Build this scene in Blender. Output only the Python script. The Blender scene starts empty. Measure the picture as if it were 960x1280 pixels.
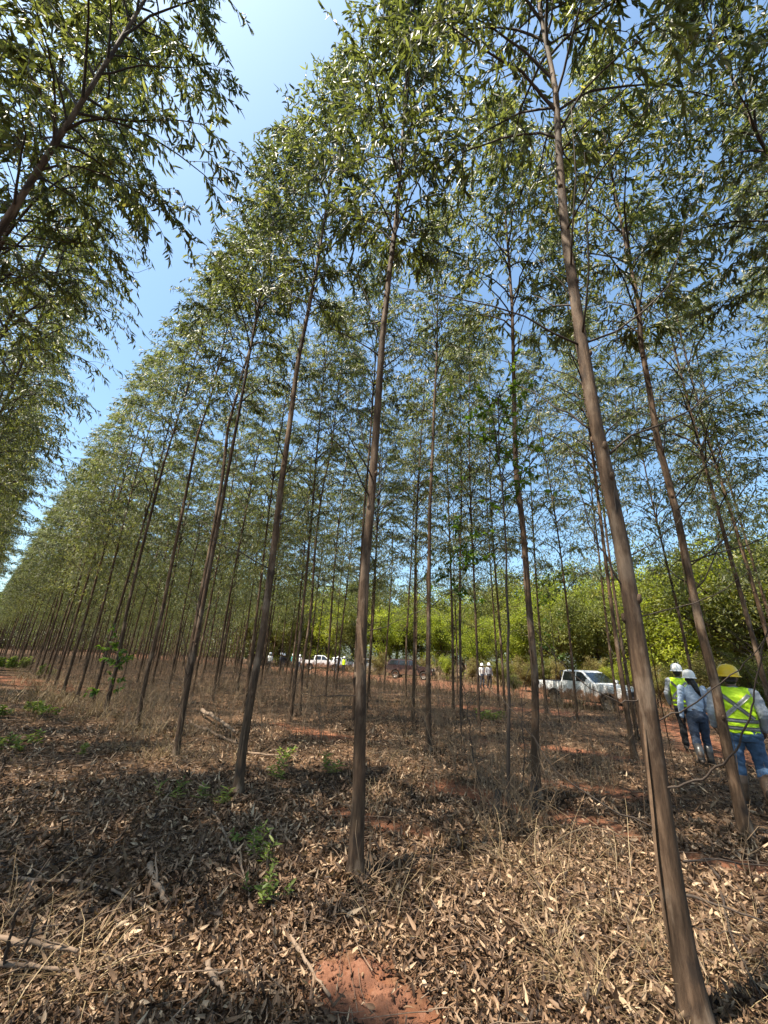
import bpy, bmesh, math, random
import numpy as np
from mathutils import Vector, Matrix
from mathutils.bvhtree import BVHTree

rnd = random.Random(7)
R = np.random.RandomState(11)
scene = bpy.context.scene
COL = scene.collection

# ------------------------------------------------------------------ camera
F_PX, PW, PH = 500.0, 960.0, 1280.0
PITCH, ROLL, CAMH = math.radians(20.3), math.radians(2.8), 1.6
FWD = np.array([0, math.cos(PITCH), math.sin(PITCH)])
_up = np.array([0, -math.sin(PITCH), math.cos(PITCH)]); _rt = np.array([1.0, 0, 0])
RT = _rt * math.cos(ROLL) + _up * math.sin(ROLL)
UP = _up * math.cos(ROLL) - _rt * math.sin(ROLL)
cam_d = bpy.data.cameras.new('camera'); cam = bpy.data.objects.new('camera', cam_d); COL.objects.link(cam)
cam_d.sensor_fit = 'VERTICAL'; cam_d.sensor_height = 32.0; cam_d.lens = 32.0 * F_PX / PH
cam_d.clip_start = 0.05; cam_d.clip_end = 3000
m = Matrix.Identity(4)
for i in range(3):
    m[i][0], m[i][1], m[i][2] = RT[i], UP[i], -FWD[i]
m[2][3] = CAMH
cam.matrix_world = m
scene.camera = cam

# ------------------------------------------------------------------ world, sun, exposure
SUN_AZ, SUN_EL = math.radians(242), math.radians(65)     # azimuth from +Y towards +X
world = bpy.data.worlds.new('World'); scene.world = world; world.use_nodes = True
nt = world.node_tree; nt.nodes.clear()
sky = nt.nodes.new('ShaderNodeTexSky'); sky.sky_type = 'NISHITA'; sky.sun_disc = False
sky.sun_elevation = SUN_EL; sky.sun_rotation = SUN_AZ
sky.air_density = 1.2; sky.dust_density = 3.2; sky.ozone_density = 1.3; sky.altitude = 600
bg = nt.nodes.new('ShaderNodeBackground'); bg.inputs['Strength'].default_value = 0.11
wo = nt.nodes.new('ShaderNodeOutputWorld')
hz = nt.nodes.new('ShaderNodeMix'); hz.data_type = 'RGBA'; hz.blend_type = 'MULTIPLY'; hz.inputs[0].default_value = 1.0; hz.inputs[7].default_value = (.90, 1.06, 1.07, 1)   # hazy cyan tint of the whole sky
nt.links.new(sky.outputs[0], hz.inputs[6]); nt.links.new(hz.outputs[2], bg.inputs['Color']); nt.links.new(bg.outputs[0], wo.inputs['Surface'])
sun_d = bpy.data.lights.new('sun', 'SUN'); sun_d.energy = 5.0; sun_d.angle = math.radians(0.53); sun_d.color = (1.0, 0.90, 0.74)
sun = bpy.data.objects.new('sun', sun_d); COL.objects.link(sun)
sdir = Vector((math.sin(SUN_AZ) * math.cos(SUN_EL), math.cos(SUN_AZ) * math.cos(SUN_EL), math.sin(SUN_EL)))
sun.rotation_euler = sdir.to_track_quat('Z', 'Y').to_euler(); sun.location = (0, 0, 60)
vs = scene.view_settings; vs.view_transform = 'Standard'; vs.look = 'None'; vs.exposure = 1.32; vs.gamma = 1.0; vs.use_curve_mapping = False
scene.cycles.max_bounces = 7; scene.cycles.diffuse_bounces = 3; scene.cycles.glossy_bounces = 2
scene.cycles.transmission_bounces = 4; scene.cycles.caustics_reflective = False; scene.cycles.caustics_refractive = False

# ------------------------------------------------------------------ little helpers
def ray(px, py):
    return FWD + RT * (px - PW / 2) / F_PX + UP * (PH / 2 - py) / F_PX
def gp(px, py, z=0.0):
    """the point of the level z that the photograph shows at a pixel"""
    d = ray(px, py); t = (z - CAMH) / d[2]
    return np.array([d[0] * t, d[1] * t])
def proj(P):
    v = np.asarray(P, float) - np.array([0, 0, CAMH]); w = v @ FWD
    return (PW / 2 + F_PX * (v @ RT) / w, PH / 2 - F_PX * (v @ UP) / w, w)

def _hash(ix, iy, s):
    n = (ix.astype(np.int64) * 374761393 + iy.astype(np.int64) * 668265263 + s * 144665) & 0x7fffffff
    n = ((n ^ (n >> 13)) * 1274126177) & 0x7fffffff
    return ((n ^ (n >> 16)) & 0xffff) / 65535.0
def vnoise(x, y, s=0):
    x = np.asarray(x, float); y = np.asarray(y, float)
    ix = np.floor(x); iy = np.floor(y); fx = x - ix; fy = y - iy
    fx = fx * fx * (3 - 2 * fx); fy = fy * fy * (3 - 2 * fy)
    a = _hash(ix, iy, s); b = _hash(ix + 1, iy, s); c = _hash(ix, iy + 1, s); d = _hash(ix + 1, iy + 1, s)
    return (a * (1 - fx) + b * fx) * (1 - fy) + (c * (1 - fx) + d * fx) * fy
def fbm(x, y, s=0, o=4):
    r = 0; a = .5; f = 1.0
    for k in range(o):
        r = r + a * vnoise(x * f + 17.3 * k, y * f - 9.1 * k, s + k); a *= .5; f *= 2.03
    return r / (1 - .5 ** o)
def gz(x, y):
    x = np.asarray(x, float); y = np.asarray(y, float)
    d = np.hypot(x, y)
    return (fbm(x * .30 + 5, y * .30, 3, 3) - .5) * .22 * np.clip(d / 8, .25, 1) + (fbm(x * 1.9, y * 1.9, 9, 3) - .5) * .06

def nmesh(name, V, faces_list, mat, parent=None, attrs=None, smooth=False, mesh_only=False, link=True):
    """V (N,3); faces_list: list of int arrays (M,k); attrs: {name: per-vertex floats}"""
    me = bpy.data.meshes.new(name)
    V = np.asarray(V, np.float32)
    me.vertices.add(len(V)); me.vertices.foreach_set('co', V.ravel())
    fl = [np.asarray(f, np.int32) for f in faces_list if len(f)]
    tot = sum(f.size for f in fl); nf = sum(len(f) for f in fl)
    me.loops.add(tot); me.polygons.add(nf)
    me.loops.foreach_set('vertex_index', np.concatenate([f.ravel() for f in fl]))
    sizes = np.concatenate([np.full(len(f), f.shape[1], np.int32) for f in fl])
    starts = np.concatenate([[0], np.cumsum(sizes)[:-1]]).astype(np.int32)
    me.polygons.foreach_set('loop_start', starts)
    if smooth: me.polygons.foreach_set('use_smooth', np.ones(nf, bool))
    for k, a in (attrs or {}).items():
        at = me.attributes.new(k, 'FLOAT', 'POINT'); at.data.foreach_set('value', np.asarray(a, np.float32))
    me.update(calc_edges=True)
    if mat is not None: me.materials.append(mat)
    if mesh_only: return me
    return place(name, me, parent)
def place(name, me, parent=None, loc=None):
    o = bpy.data.objects.new(name, me); COL.objects.link(o)
    if parent is not None: o.parent = parent
    if loc is not None: o.location = loc
    return o
def empty(name, loc, rz=0.0, label=None, cat=None, group=None):
    o = bpy.data.objects.new(name, None); COL.objects.link(o); o.location = loc; o.rotation_euler = (0, 0, rz)
    o.empty_display_size = .2
    return tag(o, label, cat, group)
def tag(o, label=None, cat=None, group=None, kind=None):
    if label: o['label'] = label
    if cat: o['category'] = cat
    if group: o['group'] = group
    if kind: o['kind'] = kind
    return o

def tubes(P, rad, S=5, caps=True):
    """P (N,K,3) rad (N,K) -> verts, [quads, tri caps]"""
    P = np.asarray(P, float); rad = np.asarray(rad, float)
    if P.ndim == 2: P = P[None]; rad = rad[None]
    N, K, _ = P.shape
    T = np.gradient(P, axis=1); T /= np.linalg.norm(T, axis=2, keepdims=True) + 1e-9
    mt = T.mean(1); ref = np.where(np.abs(mt[:, 2:3]) > .75, np.array([[1.0, 0, 0]]), np.array([[0, 0, 1.0]]))[:, None, :]
    U = np.cross(T, np.broadcast_to(ref, T.shape)); U /= np.linalg.norm(U, axis=2, keepdims=True) + 1e-9
    W = np.cross(T, U)
    a = np.arange(S) * 2 * math.pi / S
    V = P[:, :, None, :] + rad[:, :, None, None] * (U[:, :, None, :] * np.cos(a)[None, None, :, None] + W[:, :, None, :] * np.sin(a)[None, None, :, None])
    V = V.reshape(-1, 3)
    n = np.arange(N)[:, None, None] * K * S; k = np.arange(K - 1)[None, :, None] * S; s = np.arange(S)[None, None, :]; s2 = (s + 1) % S
    q = np.stack([n + k + s, n + k + s2, n + k + S + s2, n + k + S + s], -1).reshape(-1, 4)
    fl = [q]
    if caps:
        base = np.arange(N)[:, None] * K * S
        e = base + (K - 1) * S + np.arange(S)[None, :]
        b = base + np.arange(S)[::-1][None, :]
        fl += [e, b]
    return V, fl
def cat(parts):
    """join [(V, faces_list, attrs)]"""
    Vs = []; by = {}; at = {}; off = 0
    for p in parts:
        V, fl = p[0], p[1]
        for f in fl:
            if len(f): by.setdefault(np.asarray(f).shape[1], []).append(np.asarray(f) + off)
        if len(p) > 2:
            for k, a in p[2].items(): at.setdefault(k, []).append(a)
        Vs.append(V); off += len(V)
    return np.concatenate(Vs), [np.concatenate(v) for v in by.values()], {k: np.concatenate(a) for k, a in at.items()}

def unit(v): return v / (np.linalg.norm(v, axis=-1, keepdims=True) + 1e-9)
def leaves(P, D, N, L, Wd, curl, tint, detail=0, sickle=None):
    """lance-shaped leaves: P base, D length direction, N rough normal, L length, Wd width, curl amount"""
    n = len(P); D = unit(D); S = unit(np.cross(D, N)); Nn = np.cross(S, D)
    L = np.broadcast_to(L, n)[:, None]; Wd = np.broadcast_to(Wd, n)[:, None]; c = np.broadcast_to(curl, n)[:, None]
    sk = (np.zeros((n, 1)) if sickle is None else np.asarray(sickle)[:, None])
    def st(t, w, fold):
        cen = P + D * L * t + Nn * (L * c * (t * t)) + S * (L * sk * t * t)
        cup = fold * Wd * w
        return cen, cen + S * Wd * w * .5 + Nn * cup, cen - S * Wd * w * .5 + Nn * cup
    if detail == 0:
        c0, l0, r0 = st(.38, 1.0, .18); tip = st(1.0, 0, 0)[0]
        V = np.stack([P, l0, c0, r0, tip], 1).reshape(-1, 3); o = np.arange(n)[:, None] * 5
        f = np.concatenate([o + [0, 1, 2], o + [0, 2, 3], o + [1, 4, 2], o + [2, 4, 3]])
        return V, [f], {'tint': np.repeat(tint, 5)}
    c0, l0, r0 = st(.28, 1.0, .3); c1, l1, r1 = st(.68, .8, .3); tip = st(1.0, 0, 0)[0]
    V = np.stack([P, l0, c0, r0, l1, c1, r1, tip], 1).reshape(-1, 3); o = np.arange(n)[:, None] * 8
    t = np.concatenate([o + [0, 1, 2], o + [0, 2, 3], o + [4, 7, 5], o + [5, 7, 6]])
    q = np.concatenate([o + [1, 4, 5, 2], o + [2, 5, 6, 3]])
    return V, [t, q], {'tint': np.repeat(tint, 8)}

# ------------------------------------------------------------------ materials
def new_mat(name):
    m = bpy.data.materials.new(name); m.use_nodes = True; t = m.node_tree
    return m, t, t.nodes['Principled BSDF'], t.nodes['Material Output']
def ramp(t, fac, stops):
    r = t.nodes.new('ShaderNodeValToRGB'); e = r.color_ramp.elements
    while len(e) < len(stops): e.new(.5)
    for k, (p, c) in enumerate(stops): e[k].position = p; e[k].color = (*c, 1)
    t.links.new(fac, r.inputs[0]); return r.outputs[0]
def noise(t, scale, detail=4, vec=None, rough=.55):
    n = t.nodes.new('ShaderNodeTexNoise'); n.inputs['Scale'].default_value = scale; n.inputs['Detail'].default_value = detail; n.inputs['Roughness'].default_value = rough
    if vec is not None: t.links.new(vec, n.inputs['Vector'])
    return n.outputs['Fac']
def mixc(t, fac, a, b, mode='MIX'):
    n = t.nodes.new('ShaderNodeMix'); n.data_type = 'RGBA'; n.blend_type = mode
    for sock, v in ((n.inputs[0], fac), (n.inputs[6], a), (n.inputs[7], b)):
        if isinstance(v, (int, float)): sock.default_value = v
        elif isinstance(v, tuple): sock.default_value = (*v, 1)
        else: t.links.new(v, sock)
    return n.outputs[2]
def attr(t, name):
    a = t.nodes.new('ShaderNodeAttribute'); a.attribute_name = name; return a.outputs['Fac']
def coords(t, kind='Object', scale=None):
    c = t.nodes.new('ShaderNodeTexCoord').outputs[kind]
    if scale:
        mp = t.nodes.new('ShaderNodeMapping'); mp.inputs['Scale'].default_value = scale; t.links.new(c, mp.inputs['Vector']); c = mp.outputs[0]
    return c
def bump(t, b, h, strength, dist=.01):
    n = t.nodes.new('ShaderNodeBump'); n.inputs['Strength'].default_value = strength; n.inputs['Distance'].default_value = dist
    t.links.new(h, n.inputs['Height']); t.links.new(n.outputs[0], b.inputs['Normal'])
def simple(name, col, rough=.6, metal=0, var=.15, scale=8, spec=.5, bmp=0):
    m, t, b, o = new_mat(name)
    f = noise(t, scale, 5, coords(t))
    lo = tuple(c * (1 - var) for c in col); hi = tuple(min(1, c * (1 + var)) for c in col)
    t.links.new(ramp(t, f, [(.3, lo), (.7, hi)]), b.inputs['Base Color'])
    b.inputs['Roughness'].default_value = rough; b.inputs['Metallic'].default_value = metal; b.inputs['Specular IOR Level'].default_value = spec
    if bmp: bump(t, b, noise(t, scale * 4, 4, coords(t)), bmp)
    return m
def leaf_mat(name, stops, rough=.42, trans=.35, tcol=1.4, spec=.5):
    m, t, b, o = new_mat(name)
    oi = t.nodes.new('ShaderNodeObjectInfo')
    ad = t.nodes.new('ShaderNodeMath'); ad.operation = 'MULTIPLY_ADD'; ad.inputs[1].default_value = .24; 
    t.links.new(oi.outputs['Random'], ad.inputs[0]); 
    sb = t.nodes.new('ShaderNodeMath'); sb.operation = 'SUBTRACT'; sb.inputs[1].default_value = .12
    t.links.new(attr(t, 'tint'), sb.inputs[0]); t.links.new(sb.outputs[0], ad.inputs[2])
    c = ramp(t, ad.outputs[0], stops)
    t.links.new(c, b.inputs['Base Color']); b.inputs['Roughness'].default_value = rough; b.inputs['Specular IOR Level'].default_value = spec
    tr = t.nodes.new('ShaderNodeBsdfTranslucent')
    t.links.new(mixc(t, 1.0, c, (tcol * 1.0, tcol * 1.0, tcol * .45), 'MULTIPLY'), tr.inputs['Color'])
    mx = t.nodes.new('ShaderNodeMixShader'); mx.inputs[0].default_value = trans
    t.links.new(b.outputs[0], mx.inputs[1]); t.links.new(tr.outputs[0], mx.inputs[2]); t.links.new(mx.outputs[0], o.inputs['Surface'])
    return m

M_LEAF = leaf_mat('eucalyptus_leaf', [(0, (.036, .044, .018)), (.32, (.075, .090, .032)), (.58, (.135, .158, .062)), (.8, (.23, .255, .14)), (1, (.31, .28, .11))], .50, .42, 1.75, .8)
M_BUSH = leaf_mat('native_tree_leaf', [(0, (.10, .13, .018)), (.5, (.24, .28, .035)), (1, (.40, .42, .06))], .6, .42, 1.6, .3)
M_BUSH2 = leaf_mat('olive_tree_leaf', [(0, (.07, .085, .018)), (.5, (.15, .165, .038)), (1, (.28, .25, .07))], .55, .32, 1.4, .3)
M_DRYBUSH = leaf_mat('dry_tree_leaf', [(0, (.12, .09, .035)), (.5, (.22, .18, .07)), (1, (.26, .27, .08))], .65, .25, 1.1, .2)
M_WEED = leaf_mat('weed_leaf', [(0, (.06, .09, .02)), (.5, (.13, .18, .04)), (1, (.24, .28, .07))], .5, .4, 1.7, .4)
M_BROAD = leaf_mat('sapling_leaf', [(0, (.035, .075, .012)), (.5, (.075, .14, .02)), (1, (.13, .20, .035))], .45, .4, 1.8, .5)
M_LITTER = leaf_mat('dry_leaf', [(0, (.024, .013, .008)), (.3, (.092, .052, .030)), (.6, (.235, .148, .090)), (1, (.53, .39, .26))], .62, .08, 1.0, .3)
M_GRASS = leaf_mat('dry_grass', [(0, (.085, .052, .028)), (.5, (.21, .145, .078)), (1, (.40, .31, .18))], .6, .12, 1.0, .3)

def bark_mat(name, stops, scar=True):
    m, t, b, o = new_mat(name)
    c = coords(t, 'Object', (1, 1, .13))
    f = noise(t, 34, 9, c, .7)
    base = ramp(t, f, stops)
    f2 = noise(t, 1.1, 3, coords(t))
    base = mixc(t, .55, base, ramp(t, f2, [(.38, (.38, .33, .29)), (.62, (1.5, 1.45, 1.35))]), 'MULTIPLY')
    if scar:
        v = t.nodes.new('ShaderNodeTexNoise'); v.inputs['Scale'].default_value = 5.5; v.inputs['Detail'].default_value = 5
        t.links.new(coords(t, 'Object', (1.6, 1.6, .9)), v.inputs['Vector'])
        base = mixc(t, ramp(t, v.outputs['Fac'], [(.34, (.8,) * 3), (.43, (0, 0, 0))]), base, (.035, .024, .018))
    f3 = noise(t, 2.6, 6, coords(t, 'Object', (1.5, 1.5, .6)), .6)
    base = mixc(t, ramp(t, f3, [(.52, (0, 0, 0)), (.60, (.62,) * 3)]), base, mixc(t, .5, (.27, .20, .145), ramp(t, f, [(.3, (.12, .085, .06)), (.7, (.36, .28, .21))])))
    oi = t.nodes.new('ShaderNodeObjectInfo')
    base = mixc(t, 1.0, base, ramp(t, oi.outputs['Random'], [(0, (.78, .76, .75)), (1, (1.15, 1.1, 1.05))]), 'MULTIPLY')
    t.links.new(base, b.inputs['Base Color']); b.inputs['Roughness'].default_value = .78; b.inputs['Specular IOR Level'].default_value = .3
    bump(t, b, f, .8, .014)
    return m
M_BARK = bark_mat('eucalyptus_bark', [(.30, (.034, .021, .013)), (.5, (.090, .057, .036)), (.70, (.185, .125, .084))])
M_PEEL = simple('peeling_bark', (.14, .085, .05), .85, var=.4, scale=20)
M_TWIG = simple('branch_bark', (.045, .031, .023), .8, var=.4, scale=3)
M_DEAD = simple('dead_wood', (.17, .115, .078), .85, var=.45, scale=6, bmp=.4)
M_PALE = simple('dry_stem', (.19, .13, .08), .8, var=.4, scale=3)

# ------------------------------------------------------------------ rows of the plantation
DU = np.array([-.690, .7238]); DV = np.array([.7238, .690])     # along a row, across the rows
def uv(u, v): return DU * u + DV * v

# red soil patches: (pixel a, pixel b, half width m)
SOIL = [((425, 1222), (505, 1275), .15), ((480, 1035), (530, 1043), .12), ((600, 925), (800, 948), .30), ((690, 975), (800, 990), .2), ((560, 985), (760, 1030), .28),
        ((860, 1068), (960, 1082), .13), ((900, 940), (960, 958), .45), ((840, 905), (900, 940), .6), ((560, 880), (700, 890), .7), 
        ((0, 845), (90, 862), 1.0), ((345, 905), (420, 925), .3), ((760, 885), (860, 905), .9), ((420, 1012), (470, 1030), .12)]
_soil = [(gp(*a), gp(*b), w) for a, b, w in SOIL]
def soil_mask(x, y):
    x = np.asarray(x, float); y = np.asarray(y, float); r = np.zeros_like(x)
    wob = (fbm(x * 3, y * 3, 40, 3) - .5)
    for a, b, w in _soil:
        ab = b - a; t = np.clip(((x - a[0]) * ab[0] + (y - a[1]) * ab[1]) / (ab @ ab), 0, 1)
        d = np.hypot(x - a[0] - t * ab[0], y - a[1] - t * ab[1]) / w
        r = np.maximum(r, np.clip((1.25 - d + wob * 1.6) * 2.2, 0, 1))
    v = x * DV[0] + y * DV[1]
    edge = fbm(x * .4, y * .4, 50, 3) * 4 - 2
    road = np.clip((v - 21.5 - edge), 0, 1) * np.clip((34 - v + edge * 1.5) / 2, 0, 1)
    return np.maximum(r, road * .9)

# ------------------------------------------------------------------ ground sheet
def axis(lim, n, fine):
    s = np.linspace(-1, 1, n); return np.sign(s) * (np.abs(s) * fine + (np.abs(s) ** 5) * (lim - fine))
gx = axis(900, 521, 30); gy = axis(900, 521, 30) + 8
GX, GY = np.meshgrid(gx, gy, indexing='xy')
d_far = np.clip(1 - (np.hypot(GX, GY) - 60) / 80, 0, 1)
GZ = gz(GX, GY) * d_far
sm = soil_mask(GX, GY)
GZ = GZ - sm * .015 + sm * (fbm(GX * 5, GY * 5, 77, 3) - .5) * .035 * (np.hypot(GX, GY) < 20)
n1 = len(gx); idx = np.arange(n1 * len(gy)).reshape(len(gy), n1)
Q = np.stack([idx[:-1, :-1], idx[:-1, 1:], idx[1:, 1:], idx[1:, :-1]], -1).reshape(-1, 4)
mg, t, b, o = new_mat('ground_soil')
gc = coords(t)
soil = ramp(t, noise(t, 5, 8, gc), [(.3, (.11, .046, .026)), (.55, (.20, .085, .047)), (.8, (.29, .135, .08))])
lit1 = ramp(t, noise(t, 19, 8, gc, .75), [(.34, (.018, .011, .008)), (.46, (.07, .041, .025)), (.56, (.165, .105, .065)), (.68, (.34, .24, .155))])
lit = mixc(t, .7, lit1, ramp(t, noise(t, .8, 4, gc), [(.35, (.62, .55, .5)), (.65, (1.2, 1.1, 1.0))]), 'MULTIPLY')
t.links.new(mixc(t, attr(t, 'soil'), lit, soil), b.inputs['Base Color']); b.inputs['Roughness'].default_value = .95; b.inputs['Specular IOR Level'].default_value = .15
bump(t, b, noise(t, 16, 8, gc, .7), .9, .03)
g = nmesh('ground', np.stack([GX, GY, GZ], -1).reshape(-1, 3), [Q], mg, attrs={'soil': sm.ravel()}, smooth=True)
tag(g, 'red forest soil under a carpet of dry leaf litter', kind='structure')

# scraped patch of bare clods in the foreground
pc = gp(465, 1255); aa = np.linspace(-.8, .8, 150); PX, PY = np.meshgrid(pc[0] + aa, pc[1] + aa)
pm = soil_mask(PX, PY); cl = fbm(PX * 9, PY * 9, 61, 5); cl2 = np.abs(fbm(PX * 22, PY * 22, 67, 3) - .5)
PZ = gz(PX, PY) - .05 + np.clip(pm * 1.6, 0, 1) * (.045 + (cl - .45) * .09 - cl2 * .035)
idx = np.arange(150 * 150).reshape(150, 150); Qp = np.stack([idx[:-1, :-1], idx[:-1, 1:], idx[1:, 1:], idx[1:, :-1]], -1).reshape(-1, 4)
mp_, t, b, o = new_mat('red_clod_soil'); t.links.new(ramp(t, noise(t, 9, 9, coords(t), .7), [(.3, (.10, .040, .022)), (.52, (.22, .092, .050)), (.75, (.36, .18, .11))]), b.inputs['Base Color']); b.inputs['Roughness'].default_value = .95; bump(t, b, noise(t, 45, 9, coords(t), .75), 1.0, .02)
tag(nmesh('bare_soil', np.stack([PX, PY, PZ], -1).reshape(-1, 3), [Qp], mp_, smooth=True), 'patch of scraped red soil with clods in the foreground', kind='structure')

r = np.random.RandomState(14); n = 900; CX = pc[0] + r.randn(n) * .28; CY = pc[1] + r.randn(n) * .28; kk = soil_mask(CX, CY) > .25; CX = CX[kk]; CY = CY[kk]; n = len(CX)
rad_ = .002 + .009 * r.rand(n) ** 4; zc = gz(CX, CY) + .004; PP = np.stack([np.stack([CX, CY, zc - rad_ * .5], -1), np.stack([CX + r.randn(n) * rad_ * .3, CY, zc + rad_ * .2], -1), np.stack([CX + r.randn(n) * rad_ * .3, CY, zc + rad_ * 1.1], -1)], 1)
V, fl = tubes(PP, rad_[:, None] * np.array([[.9, 1.1, .5]]), 6); V = V + r.randn(*V.shape) * .0012
tag(nmesh('soil_crumbs', V, fl, mp_), 'small red clods and crumbs scattered on the bare patch', 'soil', kind='stuff')

# ------------------------------------------------------------------ eucalyptus trees
def crown_parts(path, H, zb, Rm, seed, nb=56, ntw=10, nlf=14, extra=1.0, leaf=.165, detail=0):
    """path(z)->xy local. Returns limb tubes and leaves"""
    r = np.random.RandomState(seed)
    zs = zb + (H - .25 - zb) * np.sort(r.rand(nb)) ** .92
    az = np.arange(nb) * 2.39996 + r.rand(nb) * .8
    rel = (zs - zb) / (H - zb)
    prof = np.clip(.55 + 2.4 * rel, 0, 1) * (1 - rel) ** .62
    Lb = np.clip(Rm * 1.25 * prof * (.65 + .6 * r.rand(nb)), .28, 9)
    el0 = np.radians(48 + 14 * r.rand(nb) + 12 * rel); K = 7
    P = np.zeros((nb, K, 3)); P[:, 0, :2] = np.array([path(z) for z in zs]); P[:, 0, 2] = zs
    hd = np.stack([np.cos(az), np.sin(az)], -1); el = el0.copy()
    for k in range(1, K):
        st = Lb / (K - 1)
        P[:, k, :2] = P[:, k - 1, :2] + hd * (np.cos(el) * st)[:, None] + r.randn(nb, 2) * .02
        P[:, k, 2] = P[:, k - 1, 2] + np.sin(el) * st
        el = el - np.radians(9 + 6 * r.rand(nb))
    rb = (.006 + .008 * Lb)[:, None] * np.linspace(1, .25, K)[None]
    parts = [tubes(P, rb, 4, False)]
    # twigs
    s = .22 + .78 * r.rand(nb, ntw) ** .8; s[:, 0] = 1.0; s = s * (K - 1)
    i0 = np.clip(np.floor(s).astype(int), 0, K - 2); fr = (s - i0)[..., None]
    bi = np.arange(nb)[:, None]
    B = P[bi, i0] * (1 - fr) + P[bi, i0 + 1] * fr; Dm = unit(P[bi, i0 + 1] - P[bi, i0])
    side = unit(np.cross(Dm, np.array([0, 0, 1.0]))); sg = np.where(np.arange(ntw)[None, :, None] % 2, 1.0, -1.0)
    Td = unit(Dm * .8 + side * sg * (.3 + .8 * r.rand(nb, ntw, 1)) + np.array([0, 0, .15]) + r.randn(nb, ntw, 3) * .22)
    Td = Td.reshape(-1, 3); B = B.reshape(-1, 3); nt_ = len(B)
    Lt = (.28 + .42 * r.rand(nt_)) * np.repeat(np.clip(Lb / 1.0, .55, 1.15), ntw)
    KT = 5; TP = np.zeros((nt_, KT, 3)); TP[:, 0] = B; dv = Td.copy()
    for k in range(1, KT):
        TP[:, k] = TP[:, k - 1] + dv * (Lt / (KT - 1))[:, None]
        dv = unit(dv + np.array([0, 0, -.22]) + r.randn(nt_, 3) * .09)
    parts.append(tubes(TP, np.full((nt_, KT), 1.0) * np.linspace(.0042, .0016, KT), 3, False))
    # leaves
    sl = (np.arange(nlf)[None, :] + r.rand(nt_, nlf)) / nlf * (KT - 1) * .999
    keep = r.rand(nt_, nlf) < np.clip(.35 + sl / (KT - 1), 0, 1) * extra
    j0 = np.floor(sl).astype(int); f2 = (sl - j0)[..., None]; ti = np.arange(nt_)[:, None]
    LP = TP[ti, j0] * (1 - f2) + TP[ti, j0 + 1] * f2; LD = TP[ti, j0 + 1] - TP[ti, j0]
    LP = LP[keep]; LD = unit(LD[keep]); nl = len(LP)
    hang = r.rand(nl, 1)
    D = LD * .55 + r.randn(nl, 3) * np.array([.5, .5, .28]) + np.array([0, 0, -1.0]) * (.35 + .75 * hang)
    Nn = unit(r.randn(nl, 3) + 1e-3)
    clump = np.repeat(r.rand(nt_), nlf).reshape(nt_, nlf)[keep]
    tint = np.clip(.42 + .34 * (clump - .5) + .17 * r.randn(nl) + .12 * (LP[:, 2] - zb) / (H - zb), 0, 1)
    tint = np.where(r.rand(nl) < .012, 1.0, tint)
    lf = leaves(LP, D, Nn, leaf * (.65 + .55 * r.rand(nl)), leaf * .215 * (.8 + .4 * r.rand(nl)), -.12 + .3 * r.rand(nl) - .1, tint, detail, .22 * r.randn(nl))
    return parts, lf

def dead_branches(path, n, z0, z1, seed, Lr=(.7, 1.9)):
    r = np.random.RandomState(seed); out = []
    for i in range(n):
        z = z0 + (z1 - z0) * r.rand(); a = r.rand() * 6.283; L = Lr[0] + (Lr[1] - Lr[0]) * r.rand(); el = math.radians(15 + 40 * r.rand()); K = 7
        P = np.zeros((K, 3)); P[0] = [*path(z), z]
        for k in range(1, K):
            st = L / (K - 1)
            P[k] = P[k - 1] + [math.cos(a) * math.cos(el) * st, math.sin(a) * math.cos(el) * st, math.sin(el) * st]
            el += r.randn() * .16; a += r.randn() * .14
        out.append(P)
    return out

def trunk_mesh(name, path, H, r0, S=10, K=26, knots=(), seed=0):
    zs = np.concatenate([[-.25, 0, .05, .14, .3], np.linspace(.55, H, K)])
    P = np.array([[*path(z), z] for z in zs])
    zz = np.clip(zs, 0, H)
    rr = r0 * (1 - (zz / H)) ** .85 * .97 + .004
    rr = rr * (1 + .60 * np.exp(-zz / .10) + .16 * np.exp(-zz / .5))
    V, fl = tubes(P, rr, S)
    # slight unevenness of the round
    a = np.tile(np.arange(S), len(zs)); kk = np.repeat(np.arange(len(zs)), S); cen = np.repeat(P, S, 0)
    rs = np.random.RandomState(seed + 5); ph = rs.rand(3) * 6
    w = 1 + .035 * np.sin(a * 2 * math.pi / S * 2 + ph[0] + zs[kk] * .9) + .03 * np.sin(a * 2 * math.pi / S * 3 + ph[1] - zs[kk] * 1.7) + .02 * rs.randn(len(a))
    V = cen + (V - cen) * w[:, None]
    parts = [(V, fl)]
    # collars where branches broke off
    kp = []
    for z, az_ in knots:
        rad = np.interp(z, zs, rr); c = np.array([*path(z), z]); d = np.array([math.cos(az_), math.sin(az_), 0])
        kp.append([c + d * rad * .55 - [0, 0, rad * .9], c + d * rad * .93 - [0, 0, rad * .3], c + d * rad * 1.06 + [0, 0, rad * .15], c + d * rad * 1.13 + [0, 0, rad * .4]])
    if kp:
        kp = np.array(kp); rk = np.array([[.30, .42, .26, .16]]) * r0 * np.ones((len(kp), 1))
        parts.append(tubes(kp, rk, 6))
    V, fl, _ = cat(parts)
    return nmesh(name, V, fl, M_BARK, smooth=True, mesh_only=True)

def mk_path(pts):
    pts = np.array(pts); return lambda z: (float(np.interp(z, pts[:, 2], pts[:, 0])), float(np.interp(z, pts[:, 2], pts[:, 1])))
def stat(p): return p
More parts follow.
